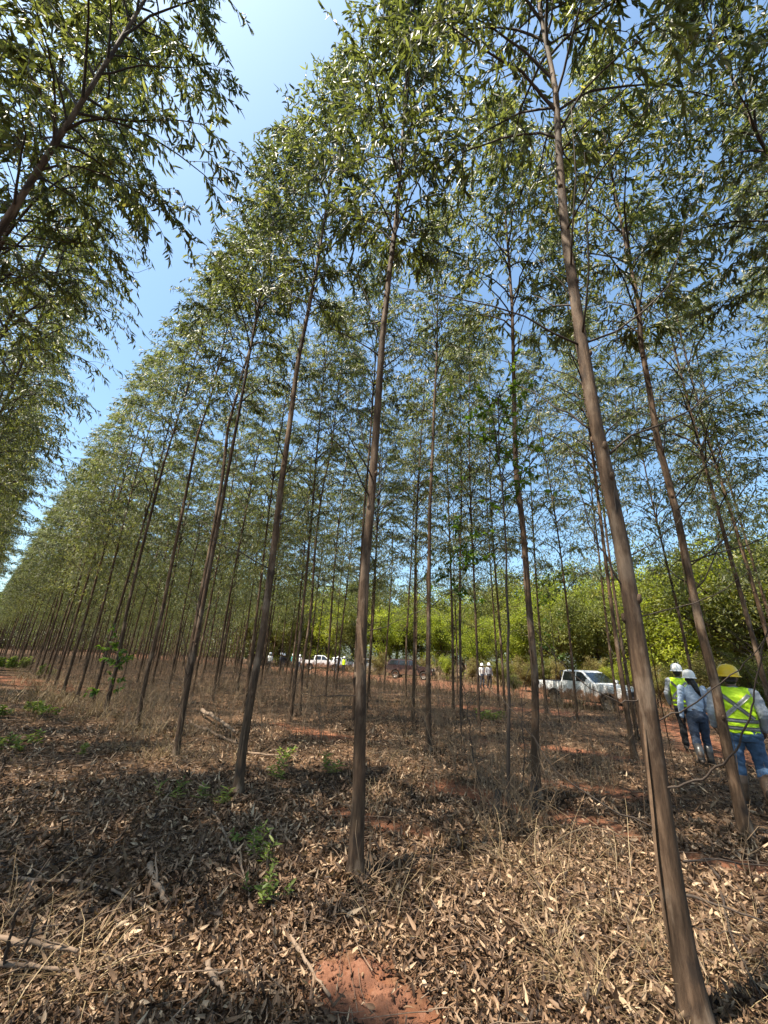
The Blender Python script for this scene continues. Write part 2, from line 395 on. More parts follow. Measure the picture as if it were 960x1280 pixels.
# generic variants
VARS = []
for i in range(12):
    r = np.random.RandomState(100 + i); H = 15.2 + 1.6 * r.rand()
    lx, ly = r.randn(2) * .12; px, py = r.rand(2) * 6
    pts = [(lx * (z / H) * 1.5 + .07 * math.sin(z * .45 + px) - .07 * math.sin(px), ly * (z / H) * 1.5 + .07 * math.sin(z * .38 + py) - .07 * math.sin(py), z) for z in np.linspace(-.3, H, 24)]
    path = mk_path(pts)
    tm = trunk_mesh('trunk', path, H, .038 + .013 * r.rand(), 8, 20, [(1.2 + 7 * r.rand(), r.rand() * 6.28) for _ in range(9)], i)
    limbs, lf = crown_parts(path, H, (3.9 if i < 9 else 5.2) + 1.7 * r.rand(), 1.65, 200 + i, nlf=14 if i < 9 else 27, leaf=.165 if i < 9 else .15, detail=int(i > 8))
    db = dead_branches(path, 30, .8, 7.5, 300 + i, (.5, 1.7))
    limbs.append(tubes(np.array(db), np.tile(np.linspace(.007, .0018, 7), (len(db), 1)), 3, False))
    r2 = np.random.RandomState(400 + i); q = np.array(db)[r2.randint(len(db), size=1300), 3 + r2.randint(4, size=1300)] + r2.randn(1300, 3) * .12; q[:, 2] = np.where(q[:, 2] < 3.4, q[:, 2] + 3.2, q[:, 2])
    lo_ = leaves(q, r2.randn(1300, 3) * [.5, .5, .3] + [0, 0, -.7], r2.randn(1300, 3), .13, .028, 0, np.clip(.62 + .2 * r2.randn(1300), 0, 1)); lf = cat([lf, lo_]) if i < 9 else lf
    V, fl, _ = cat(limbs); lm = nmesh('branches', V, fl, M_TWIG, mesh_only=True)
    cm = nmesh('crown', lf[0], lf[1], M_LEAF, attrs=lf[2], mesh_only=True)
    VARS.append((tm, lm, cm))

def put_tree(x, y, label, group, vi, rz, sc):
    t = empty('eucalyptus_tree', (x, y, float(gz(x, y)) if math.hypot(x, y) < 60 else 0), rz, label, 'tree', group)
    t.scale = (sc, sc, sc)
    for nm, me in zip(('trunk', 'branches', 'crown'), VARS[vi]):
        c = place(nm, me, t)
        if nm != 'trunk': c['kind'] = 'stuff'
    return t

# hand-placed trees: traced centre lines (photo pixels, base first), height, base radius
HERO = [
 dict(p=[(876, 1300), (871, 1275), (855, 1195), (843, 1126), (832, 1057), (825, 1000), (814, 920), (801, 832), (788, 750), (774, 667), (758, 592), (743, 520), (728, 430), (720, 380), (707, 297), (700, 213), (695, 115), (677, 25)], H=14.5, r=.066,
      label='nearest eucalyptus trunk, thick and leaning across the right foreground', zb=6.3),
 dict(p=[(444, 1096), (449, 980), (450, 900), (452, 800), (457, 700), (463, 640), (470, 540), (478, 420), (487, 340), (497, 260), (502, 190)], H=15.0, r=.062,
      label='straight eucalyptus at the centre of the front row, bleached twigs at its foot', zb=7.0),
 dict(p=[(296, 997), (303, 937), (317, 853), (328, 798), (341, 695), (351, 609), (361, 540), (372, 453), (383, 400), (395, 340), (400, 310)], H=16.3, r=.064,
      label='front row eucalyptus left of centre with small green weeds around its base', zb=7.6),
 dict(p=[(224, 918), (232, 860), (237, 825), (251, 746), (265, 674), (278, 599), (285, 533), (302, 471), (316, 423)], H=16.4, r=.062,
      label='fourth eucalyptus of the front row, foot in dry grass beside a pale fallen log', zb=7.6),
 dict(p=[(171, 907), (186, 832), (203, 764), (220, 678), (234, 609), (247, 544), (265, 492), (271, 465)], H=16.2, r=.055,
      label='fifth eucalyptus of the front row, first one standing behind the dry grass fringe', zb=7.6),
 dict(p=[(131, 890), (148, 825), (158, 767), (175, 695), (191, 633), (206, 575), (223, 520), (235, 482)], H=16.2, r=.06,
      label='sixth eucalyptus of the front row, beside a leafy green sapling', zb=7.6),
 dict(p=[(934, 1047), (920, 985), (905, 915), (893, 850), (877, 791), (860, 712), (846, 643), (832, 588), (822, 551), (812, 489), (801, 430), (798, 380)], H=14.8, r=.066,
      label='leaning eucalyptus between the woman and the man in the yellow helmet', zb=6.8),
 dict(p=[(672, 1003), (669, 950), (669, 850), (661, 757), (654, 660), (645, 592), (643, 523), (642, 454), (640, 380)], H=15.2, r=.062,
      label='eucalyptus in front of the tail of the white pickup, dark stump at its foot', zb=7.0),
 dict(p=[(536, 940), (535, 850), (536, 760), (537, 640), (541, 560), (543, 500), (546, 450)], H=15.5, r=.062,
      label='eucalyptus standing in front of the right end of the dark parked car', zb=7.4),
 dict(p=[(441, 918), (445, 820), (455, 640), (462, 560), (466, 500)], H=15.6, r=.05,
      label='thin eucalyptus half hidden behind the straight central trunk', zb=7.6),
 dict(p=[(374, 895), (377, 843), (389, 764), (394, 681), (402, 616), (413, 568), (418, 530)], H=15.8, r=.056,
      label='second row eucalyptus just left of the far group of people', zb=7.8),
 dict(p=[(955, 900), (939, 832), (922, 770), (901, 685), (884, 612), (877, 571), (870, 533), (863, 502)], H=15.0, r=.072,
      label='eucalyptus behind the man in the yellow helmet', zb=7.4),
 dict(p=[(797, 922), (786, 860), (775, 790), (765, 720), (757, 660), (752, 610)], H=14.5, r=.052,
      label='slim eucalyptus crossing the bonnet end of the white pickup', zb=7.4),
 dict(p=[(577, 902), (575, 800), (575, 700), (577, 620)], H=15.0, r=.052, label='slim eucalyptus with its foot right of the dark parked car', zb=7.8),
 dict(p=[(507, 880), (508, 800), (514, 700), (518, 620)], H=15.4, r=.05, label='one of two close slim trunks in front of the dark car, the nearer', zb=7.8),
]
# branches of the traced trees the photo shows singly: (tree, [(px,py,offset towards camera m)...], radius)
BR = [
 (0, [(832, 992, 0), (850, 980, .1), (880, 972, .2), (905, 958, .3), (925, 930, .4), (938, 895, .5), (945, 860, .6), (958, 790, .8), (966, 740, 1.0)], .009),
 (0, [(820, 906, 0), (845, 893, .05), (880, 872, .1), (915, 842, .2), (945, 815, .3), (972, 780, .4)], .007),
 (0, [(801, 774, 0), (840, 762, -.1), (880, 748, -.1), (920, 728, -.2), (962, 702, -.2)], .006),
 (0, [(781, 747, 0), (768, 715, .1), (748, 680, .15), (733, 645, .2), (724, 600, .2), (712, 560, .3), (704, 520, .3)], .008),
 (0, [(758, 600, 0), (740, 582, .05), (715, 560, .1), (690, 545, .2), (650, 525, .3), (600, 505, .4)], .007),
 (0, [(735, 505, 0), (715, 492, 0), (690, 478, .1), (655, 462, .2), (610, 445, .3), (560, 430, .4)], .007),
 (0, [(790, 697, 0), (810, 684, -.1), (838, 660, -.2), (862, 634, -.3), (885, 600, -.4)], .006),
 (0, [(776, 672, 0), (770, 640, .1), (768, 600, .1), (770, 540, .1), (769, 470, .1), (772, 400, .2)], .006),
 (0, [(808, 868, 0), (790, 880, .1), (760, 876, .2), (730, 855, .3), (700, 830, .4), (672, 790, .5), (655, 770, .5)], .006),
 (0, [(810, 1035, 0), (770, 1015, .1), (720, 985, .1), (690, 960, .2), (665, 920, .2), (645, 890, .3), (620, 868, .3), (600, 850, .3)], .007),
 (0, [(724, 380, 0), (700, 350, .1), (670, 320, .1), (640, 296, .2), (600, 280, .2)], .006),
 (0, [(707, 260, 0), (690, 200, .1), (668, 150, .2), (650, 90, .2), (640, 30, .2)], .007),
 (0, [(712, 330, 0), (690, 240, .1), (672, 170, .1), (650, 110, .2), (640, 60, .2)], .006),
 (0, [(832, 1115, 0), (805, 1122, .05), (780, 1112, .1), (760, 1108, .15), (735, 1120, .2)], .004),
 (0, [(862, 1163, 0), (890, 1166, .0), (915, 1164, .05), (940, 1172, .05)], .004),
 (1, [(475, 645, 0), (490, 625, 0), (510, 610, .1), (535, 600, .1)], .008),
 (1, [(462, 738, 0), (480, 720, 0), (500, 690, 0), (520, 660, .1), (545, 620, .1)], .006),
 (1, [(458, 792, 0), (480, 785, 0), (505, 772, .1), (530, 762, .1), (550, 745, .2)], .006),
 (1, [(455, 768, 0), (430, 745, .1), (400, 720, .2), (370, 700, .3)], .005),
 (1, [(449, 872, 0), (425, 868, .1), (400, 871, .2), (378, 868, .2)], .007),
 (1, [(485, 440, 0), (465, 390, 0), (450, 350, 0), (435, 320, .1), (425, 280, .1)], .009),
 (6, [(838, 610, 0), (858, 590, 0), (880, 560, 0), (905, 520, .1)], .006),
 (6, [(868, 745, 0), (885, 700, 0), (900, 660, .1), (915, 630, .1)], .005),
 (2, [(352, 612, 0), (370, 590, 0), (395, 560, 0), (420, 525, 0)], .007),
 (5, [(219, 665, 0), (213, 640, 0), (209, 600, 0), (212, 590, 0)], .01),
]
hero_xy = []
hero_objs = []
for hi, h in enumerate(HERO):
    bx, by = gp(*h['p'][0]); base = np.array([bx, by]); hero_xy.append((bx, by)); g0 = float(gz(bx, by)); nrm = base / np.linalg.norm(base)
    pts = [(0.0, 0.0, -.3)]
    for (px, py) in h['p']:
        d = ray(px, py); tt = (base @ nrm) / (d[:2] @ nrm); q = np.array([0, 0, CAMH]) + d * tt
        pts.append((q[0] - bx, q[1] - by, q[2] - g0))
    pts[0] = (pts[1][0], pts[1][1], -.3)
    lastz = pts[-1][2]; H = h['H']; dx = (pts[-1][0] - pts[max(1, len(pts) - 4)][0]) / max(.5, (pts[-1][2] - pts[max(1, len(pts) - 4)][2])); dy = (pts[-1][1] - pts[max(1, len(pts) - 4)][1]) / max(.5, (pts[-1][2] - pts[max(1, len(pts) - 4)][2]))
    dx = max(-.03, min(.03, dx)); dy = max(-.03, min(.03, dy))
    for f in (.33, .66, 1.0):
        z = lastz + (H - lastz) * f; w = (z - lastz) * (1 - .4 * f)
        pts.append((pts[-1][0] * 1 + dx * w / 3, pts[-1][1] + dy * w / 3, z))
    pts = [p for k, p in enumerate(pts) if k == 0 or p[2] > pts[k - 1][2] - 1]
    pts.sort(key=lambda p: p[2])
    path = mk_path(pts)
    r = np.random.RandomState(900 + hi)
    t = empty('eucalyptus_tree', (bx, by, g0), 0, h['label'], 'tree', 'eucalyptus trees of the near rows')
    near = hi < 4 or hi in (6, 7, 8)
    knots = [(1.0 + 7 * q, r.rand() * 6.28) for q in r.rand(16)]
    place('trunk', trunk_mesh('trunk', path, H, h['r'] * .81, 16 if near else 10, 46 if near else 24, knots, hi), t)
    nbig = 62 if hi < 3 else 58
    limbs, lf = crown_parts(path, H, h['zb'], 1.3 if hi in (1, 2) else 1.5, 500 + hi, nbig, nlf=17, detail=int(hi in (0, 1, 2, 6, 7)))
    if not near:
        db = dead_branches(path, 9, 2, h['zb'], 700 + hi); limbs.append(tubes(np.array(db), np.tile(np.linspace(.009, .002, 7), (len(db), 1)), 3, False))
    V, fl, _ = cat(limbs); lo = nmesh('branches', V, fl, M_TWIG, t); lo['kind'] = 'stuff'
    co = nmesh('crown', lf[0], lf[1], M_LEAF, t, attrs=lf[2]); co['kind'] = 'stuff'
    if near:
        for q in dead_branches(path, 10, 2.6, h['zb'] + .6, 700 + hi, (.8, 2.0)):
            V, fl = tubes(q, np.linspace(.010, .0025, len(q)), 5); nmesh('branch', V, fl, M_TWIG, t, smooth=True)
    if near:
        for j in range(7 if hi == 0 else 4):
            z0_ = .1 + (1.3 if hi == 0 else 3.0) * r.rand(); L_ = .35 + .8 * r.rand(); a_ = r.rand() * 6.28; K_ = 9; zz_ = z0_ + L_ * np.linspace(0, 1, K_)
            off_ = h['r'] * (1.0 + .0 * zz_) + .004 + .05 * np.linspace(1, 0, K_) ** 2 * r.rand()
            cx_ = np.array([path(z_) for z_ in zz_]); a2_ = a_ + .5 * np.linspace(0, 1, K_) * r.randn()
            Pc = np.stack([cx_[:, 0] + off_ * np.cos(a2_), cx_[:, 1] + off_ * np.sin(a2_), zz_], -1); tn = np.stack([-np.sin(a2_), np.cos(a2_), 0 * a2_], -1) * (.004 + .006 * r.rand()) * np.sin(np.linspace(.35, 2.9, K_))[:, None]
            Vb = np.stack([Pc - tn, Pc + tn], 1).reshape(-1, 3); qb = np.arange(K_ - 1)[:, None] * 2 + [0, 1, 3, 2]; nmesh('bark_strip', Vb, [qb], M_PEEL, t)
    for (k, bp, br_) in BR:
        if k != hi: continue
        P = []
        for (px, py, off) in bp:
            d = ray(px, py); tt = (base @ nrm - off * .6) / (d[:2] @ nrm); q = np.array([0, 0, CAMH]) + d * tt
            P.append((q[0] - bx, q[1] - by, q[2] - g0))
        P = np.array(P); P[0, :2] = path(P[0, 2])
        # smooth resample
        s = np.linspace(0, len(P) - 1, len(P) * 3); P2 = np.stack([np.interp(s, np.arange(len(P)), P[:, c]) for c in range(3)], -1)
        for _ in range(3): P2[1:-1] = (P2[:-2] + P2[1:-1] * 2 + P2[2:]) / 4
        P2[1:] += r.randn(len(P2) - 1, 3) * .006
        br_ *= .75; V, fl = tubes(P2, np.linspace(br_, br_ * .35, len(P2)), 6); nmesh('branch', V, fl, M_TWIG if br_ < .0065 or hi else M_TWIG, t, smooth=True)
    hero_objs.append(t)

def free(x, y, dmin=1.25):
    return all((x - a) ** 2 + (y - b_) ** 2 > dmin * dmin for a, b_ in hero_xy)

# the rest of the rows
ORD = ['', 'first', 'second', 'third', 'fourth', 'fifth', 'sixth', 'seventh', 'eighth', 'ninth', 'tenth', 'eleventh', 'twelfth', 'thirteenth', 'fourteenth']
cand = []
for ri, v in enumerate((-11.6, -8.1, -4.6, -1.1, 2.9, 6.4, 9.9, 13.4, 16.9)):
    if ri < 2: continue
    for k in range(-9, 36):
        off = {2: .3, 1: 1.2, 0: .8}.get(ri, 0) + (.9 if ri == 6 and k >= 2 else 0)
        u = .75 + k * 2.3 + off
        if ri == 3: u = 4.8 + (k - 2) * 2.3
        if (ri == 2 and k < -4) or (ri == 3 and k == 1): continue
        rr_ = np.random.RandomState(abs(hash((ri, k))) % 100000 + ri * 1000 + k + 50)
        x, y = uv(u + rr_.randn() * .10, v + rr_.randn() * .08)
        if math.hypot(x, y) < (.9 if y < 0 else 1.6): continue
        if not free(x, y): continue
        cand.append((math.hypot(x, y), x, y, ri, k, rr_.randint(1 << 30)))
cand.sort()
def seen(x, y):
    for z in np.arange(0, 16.5, 1.5):
        q = proj((x, y, z))
        if q[2] > .3 and -120 < q[0] < 1080 and -150 < q[1] < 1300: return True
    return False
count = len(HERO); far_rest = []
rank = {}
for ri_, nh in ((3, 0), (4, 6), (5, 5), (6, 4), (7, 0), (8, 0)):
    for j, c in enumerate(sorted([c for c in cand if c[3] == ri_ and c[4] >= 0], key=lambda c: c[4])): rank[(ri_, c[4])] = nh + j + 1
ROWN = {3: 'row left of the open strip', 4: 'front row', 5: 'second row', 6: 'third row', 7: 'fourth row', 8: 'last row by the dirt road'}
for (d, x, y, ri, k, sd) in cand:
    rr_ = np.random.RandomState(sd); vis = seen(x, y)
    if not vis and (d > 13 or (x > 4 and y < 4 and d > 9)): continue
    if count >= 292: far_rest.append((x, y)); continue
    bpx = proj((x, y, 0))
    if ri == 3: lab = 'dark overhanging eucalyptus, farther along the row left of the open strip'; grp = 'eucalyptus trees left of the open strip'
    elif ri < 3: lab = 'eucalyptus in the block behind the left overhanging row'; grp = 'eucalyptus trees of the left block'
    elif ri == 4: lab = 'eucalyptus farther down the front row beside the open strip'; grp = 'eucalyptus trees far along the front row'
    else: lab = {5: 'slim eucalyptus of the row behind the front row', 6: 'slim eucalyptus in the middle row of the block', 7: 'slim eucalyptus in the row before the last, near the dirt road', 8: 'slim eucalyptus in the last row beside the red dirt road'}[ri]; grp = 'eucalyptus trees deep in the plantation, row %s' % ORD[ri - 3]
    if ri >= 4 and k < 0: lab = 'eucalyptus on the right side past the picture edge, ' + ROWN[ri]; grp += ' right side'
    elif rank.get((ri, k), 99) <= 14: lab = '%s eucalyptus from the camera along the %s' % (ORD[rank[(ri, k)]], ROWN[ri])
    put_tree(x, y, lab, grp, 9 + count % 3 if d < 8.5 else rr_.randint(9), rr_.rand() * 6.28, .88 + .2 * rr_.rand()); count += 1
print('trees', count, 'rest', len(far_rest))

# far end of the plantation: one mass of trees too small to tell apart
r = np.random.RandomState(5)
fx = list(far_rest)
for ri in range(9):
    v = (-15, -11.6, -8.1, -4.6, -1.1, 2.9, 6.4, 9.9, 13.4)[ri] if ri else 16.9
    for k in range(36, 72): fx.append(tuple(uv(.75 + k * 2.3 + r.randn() * .1, v)))
for v in (20.4, 23.9, 27.4, 30.9, 34.4, 37.9, 41.4):
    for k in range(int(20 + (v - 20) * .3), 60, 1): fx.append(tuple(uv(.75 + k * 2.3 + r.randn() * .1, v)))
parts = []; parts_t = []
fx = np.array(fx); nF = len(fx); Hs = 15 + 1.5 * r.rand(nF)
TP = np.zeros((nF, 2, 3)); TP[:, :, :2] = fx[:, None, :] + r.randn(nF, 2, 2) * .1; TP[:, 1, 2] = Hs - 1; TP[:, 0, 2] = -.2
V, fl = tubes(TP, np.tile([.07, .02], (nF, 1)), 4, False)
far = empty('far_plantation', (0, 0, 0), 0, 'eucalyptus rows merging into one mass at the far left end of the plantation', 'plantation'); far['kind'] = 'stuff'
o = nmesh('trunks', V, fl, M_BARK, far); o['kind'] = 'stuff'
nl = 300; zz = 1.0 + (Hs[:, None] - 1.0) * r.rand(nF, nl) ** .8; rel = (zz - 1.0) / (Hs[:, None] - 1.0); rad = 1.6 * np.clip(.5 + 2.2 * rel, 0, 1) * (1 - rel) ** .6 * np.sqrt(r.rand(nF, nl)); aa = r.rand(nF, nl) * 6.28
LP = np.stack([fx[:, :1] + rad * np.cos(aa), fx[:, 1:] + rad * np.sin(aa), zz], -1).reshape(-1, 3); n = len(LP)
lf = leaves(LP, r.randn(n, 3) * [.6, .6, .4] + [0, 0, -.8], r.randn(n, 3), .30, .10, 0, np.clip(.45 + .15 * r.randn(n), 0, 1))
o = nmesh('crowns', lf[0], lf[1], M_LEAF, far, attrs=lf[2]); o['kind'] = 'stuff'

# wood closing the view at the far left end
r = np.random.RandomState(6); n = 26000; a = np.radians(-60 + 55 * r.rand(n)); D_ = 135 + 30 * r.rand(n); top = 11 + 5 * fbm(a * 40, D_ * .1, 8, 3)
LP = np.stack([D_ * np.sin(a), D_ * np.cos(a), top * r.rand(n)], -1)
lf = leaves(LP, r.randn(n, 3), r.randn(n, 3), 1.5, .9, 0, np.clip(.4 + .15 * r.randn(n), 0, 1))
tag(nmesh('far_wood', lf[0], lf[1], M_BUSH2, attrs=lf[2]), 'distant dark wood closing the view beyond the left end of the rows', 'wood', kind='stuff')

# ------------------------------------------------------------------ native trees beyond the dirt road
def native_mesh(seed, H, Rc):
    r = np.random.RandomState(seed); tb = []
    zf = H * (.16 + .1 * r.rand()); lean = r.randn(2) * .3
    P = np.array([[lean[0] * f, lean[1] * f, -.3 + (zf + .3) * f] for f in np.linspace(0, 1, 7)]); P[1:, :2] += r.randn(6, 2) * .04
    trunk = tubes(P, np.linspace(.19, .14, 7) * H / 9, 9)
    cl = []
    for i in range(7):
        a = i * 2.4 + r.rand(); el = math.radians(38 + 45 * r.rand()); L = H * .62 * (.6 + .5 * r.rand()); q = [P[-1]]
        d = np.array([math.cos(a) * math.cos(el), math.sin(a) * math.cos(el), math.sin(el)])
        for k in range(8):
            d = unit(d + r.randn(3) * .13 + [0, 0, .03]); nq = q[-1] + d * L / 8
            hr = math.hypot(nq[0], nq[1])
            if hr > Rc: nq[:2] *= Rc / hr
            q.append(nq)
        q = np.array(q); q[:, 2] = np.minimum(q[:, 2], H * .95); tb.append(tubes(q, np.linspace(.085, .02, 9) * H / 9, 5, False))
        for k in range(2, 9):
            for _ in range(3):
                a2 = r.rand() * 6.28; e2 = math.radians(-25 + 80 * r.rand()); L2 = (.7 + 1.1 * r.rand()) * H / 9
                s = [q[k]]; d2 = np.array([math.cos(a2) * math.cos(e2), math.sin(a2) * math.cos(e2), math.sin(e2)])
                for _k in range(4): d2 = unit(d2 + r.randn(3) * .2); s.append(s[-1] + d2 * L2 / 4)
                tb.append(tubes(np.array(s), np.linspace(.022, .006, 5), 3, False)); cl.append((s[-1], .45 + .3 * r.rand())); cl.append((s[2], .35 + .2 * r.rand()))
    for i in range(26):   # low skirt of growth
        a = r.rand() * 6.28; cl.append((np.array([math.cos(a) * Rc * .7 * r.rand(), math.sin(a) * Rc * .7 * r.rand(), .5 + H * .3 * r.rand()]), .5 + .3 * r.rand()))
    C = np.array([c for c, _ in cl]); S = np.array([s for _, s in cl]); nc = len(C); per = 46
    off = r.randn(nc, per, 3); off = off / np.linalg.norm(off, axis=2, keepdims=True) * (r.rand(nc, per, 1) ** .45) * S[:, None, None] * [1, 1, .7]
    LP = (C[:, None, :] + off).reshape(-1, 3); n = len(LP)
    tint = np.clip(np.repeat(.45 + .16 * r.randn(nc), per) + .12 * r.randn(n), 0, 1)
    lf = leaves(LP, unit(off.reshape(-1, 3)) + r.randn(n, 3) * .6 + [0, 0, -.35], np.array([0, 0, 1.0]) + r.randn(n, 3) * .5, .15 + .1 * r.rand(n), .085, .1, tint)
    V, fl, _ = cat(tb)
    return trunk, (V, fl), lf
NAT = []
for i in range(5):
    tr_, li_, lf_ = native_mesh(40 + i, 9.0, 3.4 + .4 * (i % 3))
    NAT.append((nmesh('trunk', tr_[0], tr_[1], M_TWIG, smooth=True, mesh_only=True), nmesh('branches', li_[0], li_[1], M_TWIG, mesh_only=True),
                {k: nmesh('crown', lf_[0], lf_[1], mt, attrs=lf_[2], mesh_only=True) for k, mt in (('bright', M_BUSH), ('olive', M_BUSH2), ('dry', M_DRYBUSH))}))
def native(x, y, sc, kind, label, vi, group='native trees beyond the dirt road'):
    sc = sc * (1.25 if (x < 3 and sc > .5) else 1); t = empty('native_tree', (x, y, 0), rnd.random() * 6.28, label, 'tree', group); t.scale = (sc, sc, sc * 1.05)
    place('trunk', NAT[vi][0], t)
    for nm, me in (('branches', NAT[vi][1]), ('crown', NAT[vi][2][kind])): place(nm, me, t)['kind'] = 'stuff'
# (pixel x on the horizon line, distance, scale, kind, label)
def az_pt(px, D):
    y = 825.2 + (px - 480) * .0489; d = ray(px, y); q = d[:2] / np.linalg.norm(d[:2]); return q * D
NL = [(872, 27, 1.02, 'bright', 'tall bright green tree behind the people in yellow vests'),
      (835, 33, .95, 'bright', 'bright green rounded tree above the white pickup bonnet'),
      (925, 29, 1.12, 'olive', 'olive green tree behind the leaning trunk at the right'),
      (975, 25, 1.08, 'olive', 'nearest olive tree at the right edge of the picture'),
      (955, 34, 1.25, 'olive', 'taller olive tree rising behind the nearest one at the right edge'),
      (1020, 30, 1.15, 'dry', 'brown leafed tree just past the right edge'), (1080, 26, 1.1, 'olive', 'olive tree past the right edge of the clearing'),
      (790, 37, 1.0, 'olive', 'olive green tree right behind the white pickup'), (750, 41, 1.15, 'olive', 'hazy olive tree behind the pickup cab'),
      (705, 37, .95, 'olive', 'olive tree behind the pickup bed'), (725, 45, 1.25, 'bright', 'taller green tree showing above the pickup bed tree'),
      (660, 40, .9, 'bright', 'yellow green bushy tree between the pickup and the walking pair'), (640, 48, 1.15, 'olive', 'olive tree behind the walking pair in pale shirts'),
      (600, 45, .8, 'bright', 'low bright green tree left of the walking pair'), (578, 52, 1.1, 'olive', 'olive tree above the low bright tree'),
      (548, 50, .95, 'bright', 'yellow green tree behind the right end of the dark car'), (520, 56, 1.1, 'olive', 'olive tree behind the dark car'),
      (490, 53, .95, 'bright', 'yellow green tree behind the left end of the dark car'), (470, 60, 1.15, 'olive', 'olive tree just right of the central trunk'),
      (440, 56, .95, 'olive', 'olive tree behind the person in a yellow vest far away'), (410, 60, 1.0, 'bright', 'green tree behind the far white vehicles'),
      (380, 62, 1.0, 'olive', 'olive tree behind the far person in a teal shirt'), (350, 66, 1.0, 'olive', 'olive tree behind the far pair of helmeted people'), (320, 72, 1.1, 'olive', 'olive tree left of the far helmeted people')]
for i, (px, D, sc, kd, lab) in enumerate(NL):
    x, y = az_pt(px, D); native(x, y, sc, kd, lab, i % 5)
for i in range(34):
    px = 300 + i * 24 + rnd.random() * 14; D = (78 if px < 600 else 58) + rnd.random() * 14
    x, y = az_pt(px, D); native(x, y, (1.3 if px < 480 else 1.65) + .6 * rnd.random(), ('olive', 'bright', 'olive')[i % 3], 'tree of the native wood closing the view behind the first trees', i % 5, 'trees in the native wood behind')
# low shrubs along the far side of the road
for i, (px, D, sc, kd) in enumerate([(560, 41, .30, 'bright'), (590, 39, .26, 'dry'), (625, 37, .3, 'olive'), (655, 33, .3, 'dry'), (680, 32, .32, 'olive'), (700, 31.5, .28, 'dry'), (745, 32, .3, 'dry'), (775, 30, .3, 'bright'), (815, 26, .3, 'dry'), (850, 22, .27, 'olive'), (900, 20, .3, 'dry'), (945, 19, .3, 'olive'), (530, 45, .3, 'dry'), (475, 44, .3, 'dry'), (640, 25, .16, 'olive')]):
    x, y = az_pt(px, D)
    native(x, y, sc, kd, {'bright': 'bright green shrub', 'dry': 'brown dry shrub', 'olive': 'olive shrub'}[kd] + ' on the far side of the road, ' + ['left of the walking pair', 'just left of the walking pair', 'behind the walking pair', 'right of the walking pair', 'left of the pickup tail', 'behind the pickup tail', 'behind the pickup cab', 'behind the pickup windscreen', 'behind the pickup bonnet', 'left of the first yellow vest', 'beyond the woman in jeans', 'beyond the man in the yellow helmet', 'behind the dark car bonnet', 'left of the dark car', 'low in the trees before the pair'][i], i % 5, 'low shrubs by the dirt road')

# ------------------------------------------------------------------ leaf litter
def sector(n, r0, r1, seed, a0=-62, a1=68):
    r = np.random.RandomState(seed); d = np.sqrt(r0 * r0 + (r1 * r1 - r0 * r0) * r.rand(n)); a = np.radians(a0 + (a1 - a0) * r.rand(n))
    return d * np.sin(a), d * np.cos(a)
LP = []
for (r0, r1, dens, det, size, sd) in ((1.2, 3.2, 4600, 1, .95, 1), (3.2, 4.0, 3400, 1, 1.1, 6), (4.0, 7.0, 1500, 1, 1.25, 2), (7.0, 12, 420, 0, 1.55, 3), (12, 20, 95, 0, 1.5, 4), (20, 32, 24, 0, 1.9, 5)):
    n = int(math.radians(130) / 2 * (r1 * r1 - r0 * r0) * dens); r = np.random.RandomState(60 + sd)
    x, y = sector(n, r0, r1, sd)
    keep = r.rand(n) > soil_mask(x, y) * .95
    keep &= r.rand(n) < .55 + .75 * fbm(x * 1.3, y * 1.3, 88, 3)
    x, y = x[keep], y[keep]; n = len(x)
    D = r.randn(n, 3) * [1, 1, .36]; N = np.array([0, 0, 1.0]) + r.randn(n, 3) * .7
    L = size * (.023 + .036 * r.rand(n) ** 1.4); z = gz(x, y) + .006 + .035 * r.rand(n) ** 1.5
    D = unit(D)
    tint = np.clip(.44 + .28 * r.randn(n) + .35 * (fbm(x * 1.1, y * 1.1, 123, 3) - .5), 0, 1)
    LP.append((leaves(np.stack([x - D[:, 0] * L / 2, y - D[:, 1] * L / 2, z - np.minimum(D[:, 2], 0) * L * .6], -1), D, N, L, L * (.26 + .18 * r.rand(n)), .7 * r.randn(n), tint, det, .2 * r.randn(n))))
r = np.random.RandomState(99)
for (hx, hy), h in zip(hero_xy, HERO):
    n = 420; a = r.rand(n) * 6.28; q = h['r'] * 1.2 + .30 * r.rand(n) ** 1.6; x = hx + q * np.cos(a); y = hy + q * np.sin(a); L = .045 + .05 * r.rand(n)
    z = gz(x, y) + .015 + .07 * np.exp(-(q - h['r']) / .07) * r.rand(n)
    LP.append(leaves(np.stack([x, y, z], -1), unit(r.randn(n, 3) * [1, 1, .5]), np.array([0, 0, 1.0]) + r.randn(n, 3) * .7, L, L * .36, .6 * r.randn(n), np.clip(.45 + .25 * r.randn(n), 0, 1), 1))
V, fl, at = cat(LP)
tag(nmesh('leaf_litter', V, fl, M_LITTER, attrs=at), 'carpet of curled dry eucalyptus leaves covering the forest floor', 'leaf litter', kind='stuff')

